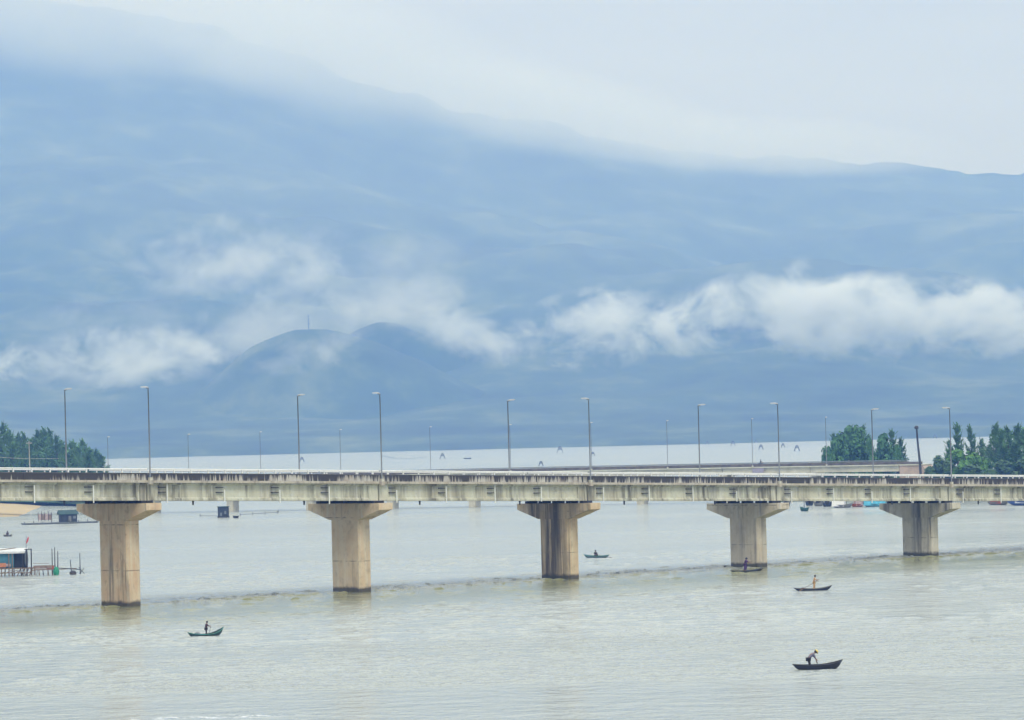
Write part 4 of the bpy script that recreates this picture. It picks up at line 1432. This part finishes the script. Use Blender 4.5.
# ------------------------------------------------------------------ motorcycle on the second bridge
u_m = None
d = ray(764, 464)
t = ((FB0 - Vector((0, 0, H))).dot(FBn)) / d.dot(FBn)
P = Vector((0, 0, H)) + d * t
u_m = (P - FB0).dot(FBd)
mc = empty("motorcycle", FM @ Vector((u_m, -2.6, fz(u_m) - .94)), FA, "dark motorcycle crossing the second bridge", "motorcycle")
for x in (-.62, .62):
    wl = MB()
    n = 14
    for rr in ((.30, .22),):
        wl.prism([(.30, -.06), (.30, .06), (.2, .06), (.2, -.06)], [lambda a, b, k=k: Vector((x + a * math.cos(k / n * 2 * math.pi), b, .30 + a * math.sin(k / n * 2 * math.pi))) for k in range(n + 1)])
    wl.build("wheel", M['tyre'], mc)
MB().prism([(-.12, 0), (.12, 0), (.12, 1), (-.12, 1)], [lambda a, b, x=x, z0=z0, z1=z1: Vector((x, a, z0 + b * (z1 - z0))) for x, z0, z1 in ((-.75, .62, .82), (-.2, .4, .80), (.25, .38, .68), (.5, .55, .98))]).build("frame", M['dark_steel'], mc)
MB().box(-.7, .1, -.13, .13, .822, .92).build("seat", M['tyre'], mc)
MB().tube([(.5, -.34, 1.08), (.55, 0, 1.02), (.5, .34, 1.08)], .025, 5).build("handlebar", M['dark_steel'], mc)
RIDE = dict(SIT)
RIDE.update(knl=(.36, .2, .08), knr=(.36, -.2, .08), anl=(.2, .2, -.32), anr=(.2, -.2, -.32), tol=(.36, .2, -.36), tor=(.36, -.2, -.36), wrl=(.62, .28, .32), wrr=(.62, -.28, .32), ell=(.35, .27, .40), elr=(.35, -.27, .40))
person(FM @ Vector((u_m - .2, -2.6, fz(u_m) - .94 + .80)), FA, RIDE, "rider in dark clothes on the motorcycle crossing the second bridge", C_BLK, C_DK, ('brim', C_DK), 1.1)
# grey panel fixed outside the second bridge's girder
sg = MB().box(u_m - 1.6, u_m + 1.6, -5.4, -5.28, fz(u_m) - 2.5, fz(u_m) - 1.3)
so = sg.build("panel", simple("violet_grey_panel", (.30, .28, .36), .6, .1, 1), fb)

# ------------------------------------------------------------------ haze and clouds
hz = NT("haze_air")
pv = hz.n("ShaderNodeVolumePrincipled")
pv.inputs["Color"].default_value = (0.175, 0.362, 0.90, 1)
pv.inputs["Absorption Color"].default_value = (1, 1, 1, 1)
pv.inputs["Density"].default_value = 1.75e-4
pv.inputs["Anisotropy"].default_value = 0.0
hz.l(pv.outputs[0], hz.out.inputs["Volume"])
hb2 = MB().box(-7000, 7000, -400, 12200, -2, 1330)
tag(hb2.build("haze", hz.m), "pale blue haze filling the air over the lagoon", None, None, "stuff")


def cloud_mat(name, dens, scale, thr, amp=4.6):
    m = NT(name)
    co = m.coord("Object")
    nd = m.n("ShaderNodeVectorMath", operation='LENGTH')
    m.l(co, nd.inputs[0])
    fall = m.math('SUBTRACT', 1.0, nd.outputs["Value"])
    geo = m.n("ShaderNodeNewGeometry").outputs["Position"]
    wv = m.n("ShaderNodeTexNoise")
    wv.inputs["Scale"].default_value = 1.0
    wv.inputs["Detail"].default_value = 8.0
    wv.inputs["Roughness"].default_value = 0.66
    wv.inputs["Distortion"].default_value = 0.3
    m.l(m.scaled(geo, (0.85 / scale, 0.9 / scale, 1.15 / scale), rot=(0, R_(18), 0)), wv.inputs["Vector"])
    nz = wv.outputs["Fac"]
    s = m.math('ADD', m.math('MULTIPLY', fall, 0.75), m.math('MULTIPLY', m.math('SUBTRACT', nz, 0.5), amp))
    s = m.math('SUBTRACT', s, thr)
    s = m.math('MULTIPLY', s, m.math('MULTIPLY', fall, 4.0, True))
    s = m.math('MAXIMUM', s, 0.0)
    dn = m.math('MULTIPLY', s, dens)
    v = m.n("ShaderNodeVolumePrincipled")
    v.inputs["Color"].default_value = (0.93, 0.965, 1.0, 1)
    v.inputs["Anisotropy"].default_value = 0.2
    m.l(dn, v.inputs["Density"])
    m.l(v.outputs[0], m.out.inputs["Volume"])
    return m.m


CM_THICK = cloud_mat("low_cloud_vapour", 0.055, 80.0, 0.20)
CM_THIN = cloud_mat("thin_mist_vapour", 0.030, 70.0, 0.28)
CM_WISP = cloud_mat("torn_mist_vapour", 0.014, 60.0, 0.30)
CM_WISP2 = cloud_mat("high_mist_vapour", 0.0085, 55.0, 0.28)
CM_LEFT = cloud_mat("ragged_cloud_vapour", 0.034, 62.0, 0.16)
CM_FAINT = cloud_mat("faint_mist_vapour", 0.0040, 110.0, 0.18, 4.2)
CM_VEIL = cloud_mat("summit_cloud_vapour", 0.0034, 500.0, -0.05, 1.5)
CM_TOP = cloud_mat("thin_summit_vapour", 0.0036, 500.0, -0.05, 1.5)
CM_RIDGE = cloud_mat("ridge_cloud_vapour", 0.0050, 420.0, -0.05, 1.8)
CM_SHEET = cloud_mat("upper_mist_vapour", 0.00017, 900.0, -0.3, 0.8)


def cloud(px, py, wpx, hpx, Y, mat, label, depth=160.0, tilt=0.0):
    c = far_at(px, py, Y)
    s = Y / F
    b = MB()
    n, mrings = 20, 10
    vs = [(0, 0, -1)]
    for j in range(1, mrings):
        ph = math.pi * j / mrings
        for i in range(n):
            th = 2 * math.pi * i / n
            vs.append((math.sin(ph) * math.cos(th), math.sin(ph) * math.sin(th), -math.cos(ph)))
    vs.append((0, 0, 1))
    fs = [(0, 1 + (i + 1) % n, 1 + i) for i in range(n)]
    for j in range(mrings - 2):
        for i in range(n):
            a, b2 = 1 + j * n + i, 1 + j * n + (i + 1) % n
            fs.append((a, b2, b2 + n, a + n))
    top = len(vs) - 1
    fs += [(1 + (mrings - 2) * n + i, 1 + (mrings - 2) * n + (i + 1) % n, top) for i in range(n)]
    b.add(vs, fs)
    o = b.build("cloud", mat)
    o.location = c
    o.scale = (wpx / 2 * s, depth, hpx / 2 * s)
    o.rotation_euler = (0, R_(-tilt), 0)
    tag(o, label, "cloud", "low clouds along the mountain side", "stuff")
    return o


FC = 4850
cloud(900, 317, 400, 100, FC, CM_THICK, "long white cloud bank low on the mountain at the right", 70, 0)
cloud(780, 310, 250, 104, FC + 60, CM_THICK, "tall billow of the cloud bank at the right", 70, 10)
cloud(1010, 322, 260, 84, FC + 40, CM_THICK, "white cloud tail at the right picture edge", 70, 0)
cloud(705, 318, 170, 80, FC + 20, CM_THICK, "thin mist joining the two right-hand white clouds", 60, 12)
cloud(605, 326, 240, 96, FC + 30, CM_THICK, "white cloud left of the right cloud bank", 70, 12)
cloud(118, 357, 290, 72, FC, CM_LEFT, "white cloud low on the mountain at the left", 70, 3)
cloud(-10, 362, 110, 60, FC, CM_LEFT, "wisp at the left picture edge", 50, 0)
cloud(318, 351, 250, 58, FC - 140, CM_WISP, "small white puff in front of the hill with the mast", 60, 10)
cloud(445, 330, 160, 66, FC, CM_THIN, "small wisp right of the two hills", 60, -12)
cloud(500, 348, 100, 44, FC, CM_THIN, "faint wisp between the two white clouds", 50, 0)
cloud(238, 260, 290, 110, 5900, CM_WISP2, "faint raised mist above the hills", 200, 0)
cloud(380, 292, 260, 120, 6000, CM_FAINT, "veil of mist behind the two hills", 200, 10)
cloud(250, 330, 180, 70, 5850, CM_FAINT, "mist behind the left flank of the hill with the mast", 160, 10)
cloud(120, 318, 220, 60, 5700, CM_FAINT, "faint mist left of the hills", 150, 0)
cloud(300, 288, 260, 80, 5950, CM_WISP, "torn wisp above the hill with the mast", 60, 14)
cloud(300, 322, 300, 70, 6120, CM_FAINT, "pale mist rising right behind the two hills", 260, 14)
cloud(395, 300, 170, 60, 6420, CM_FAINT, "pale mist over the second hill", 260, 6)
cloud(400, 300, 170, 60, 5900, CM_WISP, "torn wisp on the second hill", 60, 8)
cloud(40, -5, 760, 190, 9000, CM_TOP, "cloud hiding the mountain top at the left", 700, -10)
cloud(330, 50, 560, 150, 8950, CM_TOP, "cloud on the upper ridge right of the hidden mountain top", 600, -15)
cloud(560, 112, 520, 96, 8900, CM_RIDGE, "soft cloud on the sloping ridge in the middle", 500, -12)
cloud(780, 148, 420, 62, 9100, CM_RIDGE, "thin cloud hanging on the ridge at the right", 500, -4)
cloud(480, 140, 2000, 420, 5700, CM_SHEET, "thin pale mist over the upper mountain side", 900, -5)

# ------------------------------------------------------------------ sky and sun
SUN_EL, SUN_AZ = 50.0, 160.0      # azimuth clockwise from +Y
w = bpy.data.worlds.new("World")
sc.world = w
w.use_nodes = True
t = w.node_tree
t.nodes.clear()
out = t.nodes.new("ShaderNodeOutputWorld")
sky = t.nodes.new("ShaderNodeTexSky")
sky.sky_type = 'NISHITA'
sky.sun_disc = False
sky.sun_elevation = R_(SUN_EL)
sky.sun_rotation = R_(SUN_AZ)
bg1 = t.nodes.new("ShaderNodeBackground")
bg1.inputs[1].default_value = 0.10
t.links.new(sky.outputs[0], bg1.inputs[0])
# overcast cloud cover: three times brighter overhead than at the horizon, with soft cloud structure
tc = t.nodes.new("ShaderNodeTexCoord")
sep = t.nodes.new("ShaderNodeSeparateXYZ")
t.links.new(tc.outputs["Generated"], sep.inputs[0])
mx_ = t.nodes.new("ShaderNodeMath"); mx_.operation = 'MAXIMUM'; mx_.inputs[1].default_value = 0.0
t.links.new(sep.outputs[2], mx_.inputs[0])
ml = t.nodes.new("ShaderNodeMath"); ml.operation = 'MULTIPLY_ADD'; ml.inputs[1].default_value = 2.6; ml.inputs[2].default_value = 1.0
t.links.new(mx_.outputs[0], ml.inputs[0])
mp = t.nodes.new("ShaderNodeMapping")
mp.inputs["Scale"].default_value = (2.2, 2.2, 13)
t.links.new(tc.outputs["Generated"], mp.inputs[0])
nz = t.nodes.new("ShaderNodeTexNoise")
nz.inputs["Scale"].default_value = 1.6
nz.inputs["Detail"].default_value = 5
t.links.new(mp.outputs[0], nz.inputs["Vector"])
mr = t.nodes.new("ShaderNodeMapRange")
mr.inputs["From Min"].default_value = 0.3
mr.inputs["From Max"].default_value = 0.7
mr.inputs["To Min"].default_value = 0.88
mr.inputs["To Max"].default_value = 1.12
t.links.new(nz.outputs["Fac"], mr.inputs["Value"])
m2 = t.nodes.new("ShaderNodeMath"); m2.operation = 'MULTIPLY'
t.links.new(ml.outputs[0], m2.inputs[0]); t.links.new(mr.outputs[0], m2.inputs[1])
m3 = t.nodes.new("ShaderNodeMath"); m3.operation = 'MULTIPLY'; m3.inputs[1].default_value = 0.535
t.links.new(m2.outputs[0], m3.inputs[0])
bg2 = t.nodes.new("ShaderNodeBackground")
bg2.inputs[0].default_value = (0.885, 0.935, 0.965, 1)
t.links.new(m3.outputs[0], bg2.inputs[1])
mixs = t.nodes.new("ShaderNodeMixShader")
mixs.inputs[0].default_value = 0.9
t.links.new(bg1.outputs[0], mixs.inputs[1]); t.links.new(bg2.outputs[0], mixs.inputs[2])
t.links.new(mixs.outputs[0], out.inputs[0])

sd_ = bpy.data.lights.new("sun", 'SUN')
sd_.energy = 1.5
sd_.angle = R_(20)
sd_.color = (1.0, 0.975, 0.94)
so_ = bpy.data.objects.new("sun", sd_)
COL.objects.link(so_)
az = R_(SUN_AZ)
sv = Vector((math.sin(az) * math.cos(R_(SUN_EL)), math.cos(az) * math.cos(R_(SUN_EL)), math.sin(R_(SUN_EL))))
so_.rotation_euler = sv.to_track_quat('Z', 'Y').to_euler()
so_.location = (0, 0, 100)

# ------------------------------------------------------------------ render settings
sc.render.engine = 'CYCLES'
sc.view_settings.view_transform = 'Standard'
sc.view_settings.look = 'None'
sc.view_settings.exposure = 0.0
sc.view_settings.gamma = 1.0
cy = sc.cycles
cy.use_denoising = True
cy.max_bounces = 6
cy.diffuse_bounces = 2
cy.glossy_bounces = 3
cy.volume_bounces = 4
cy.transparent_max_bounces = 16
cy.volume_step_rate = 0.5
cy.volume_max_steps = 256
cy.caustics_reflective = False
cy.caustics_refractive = False
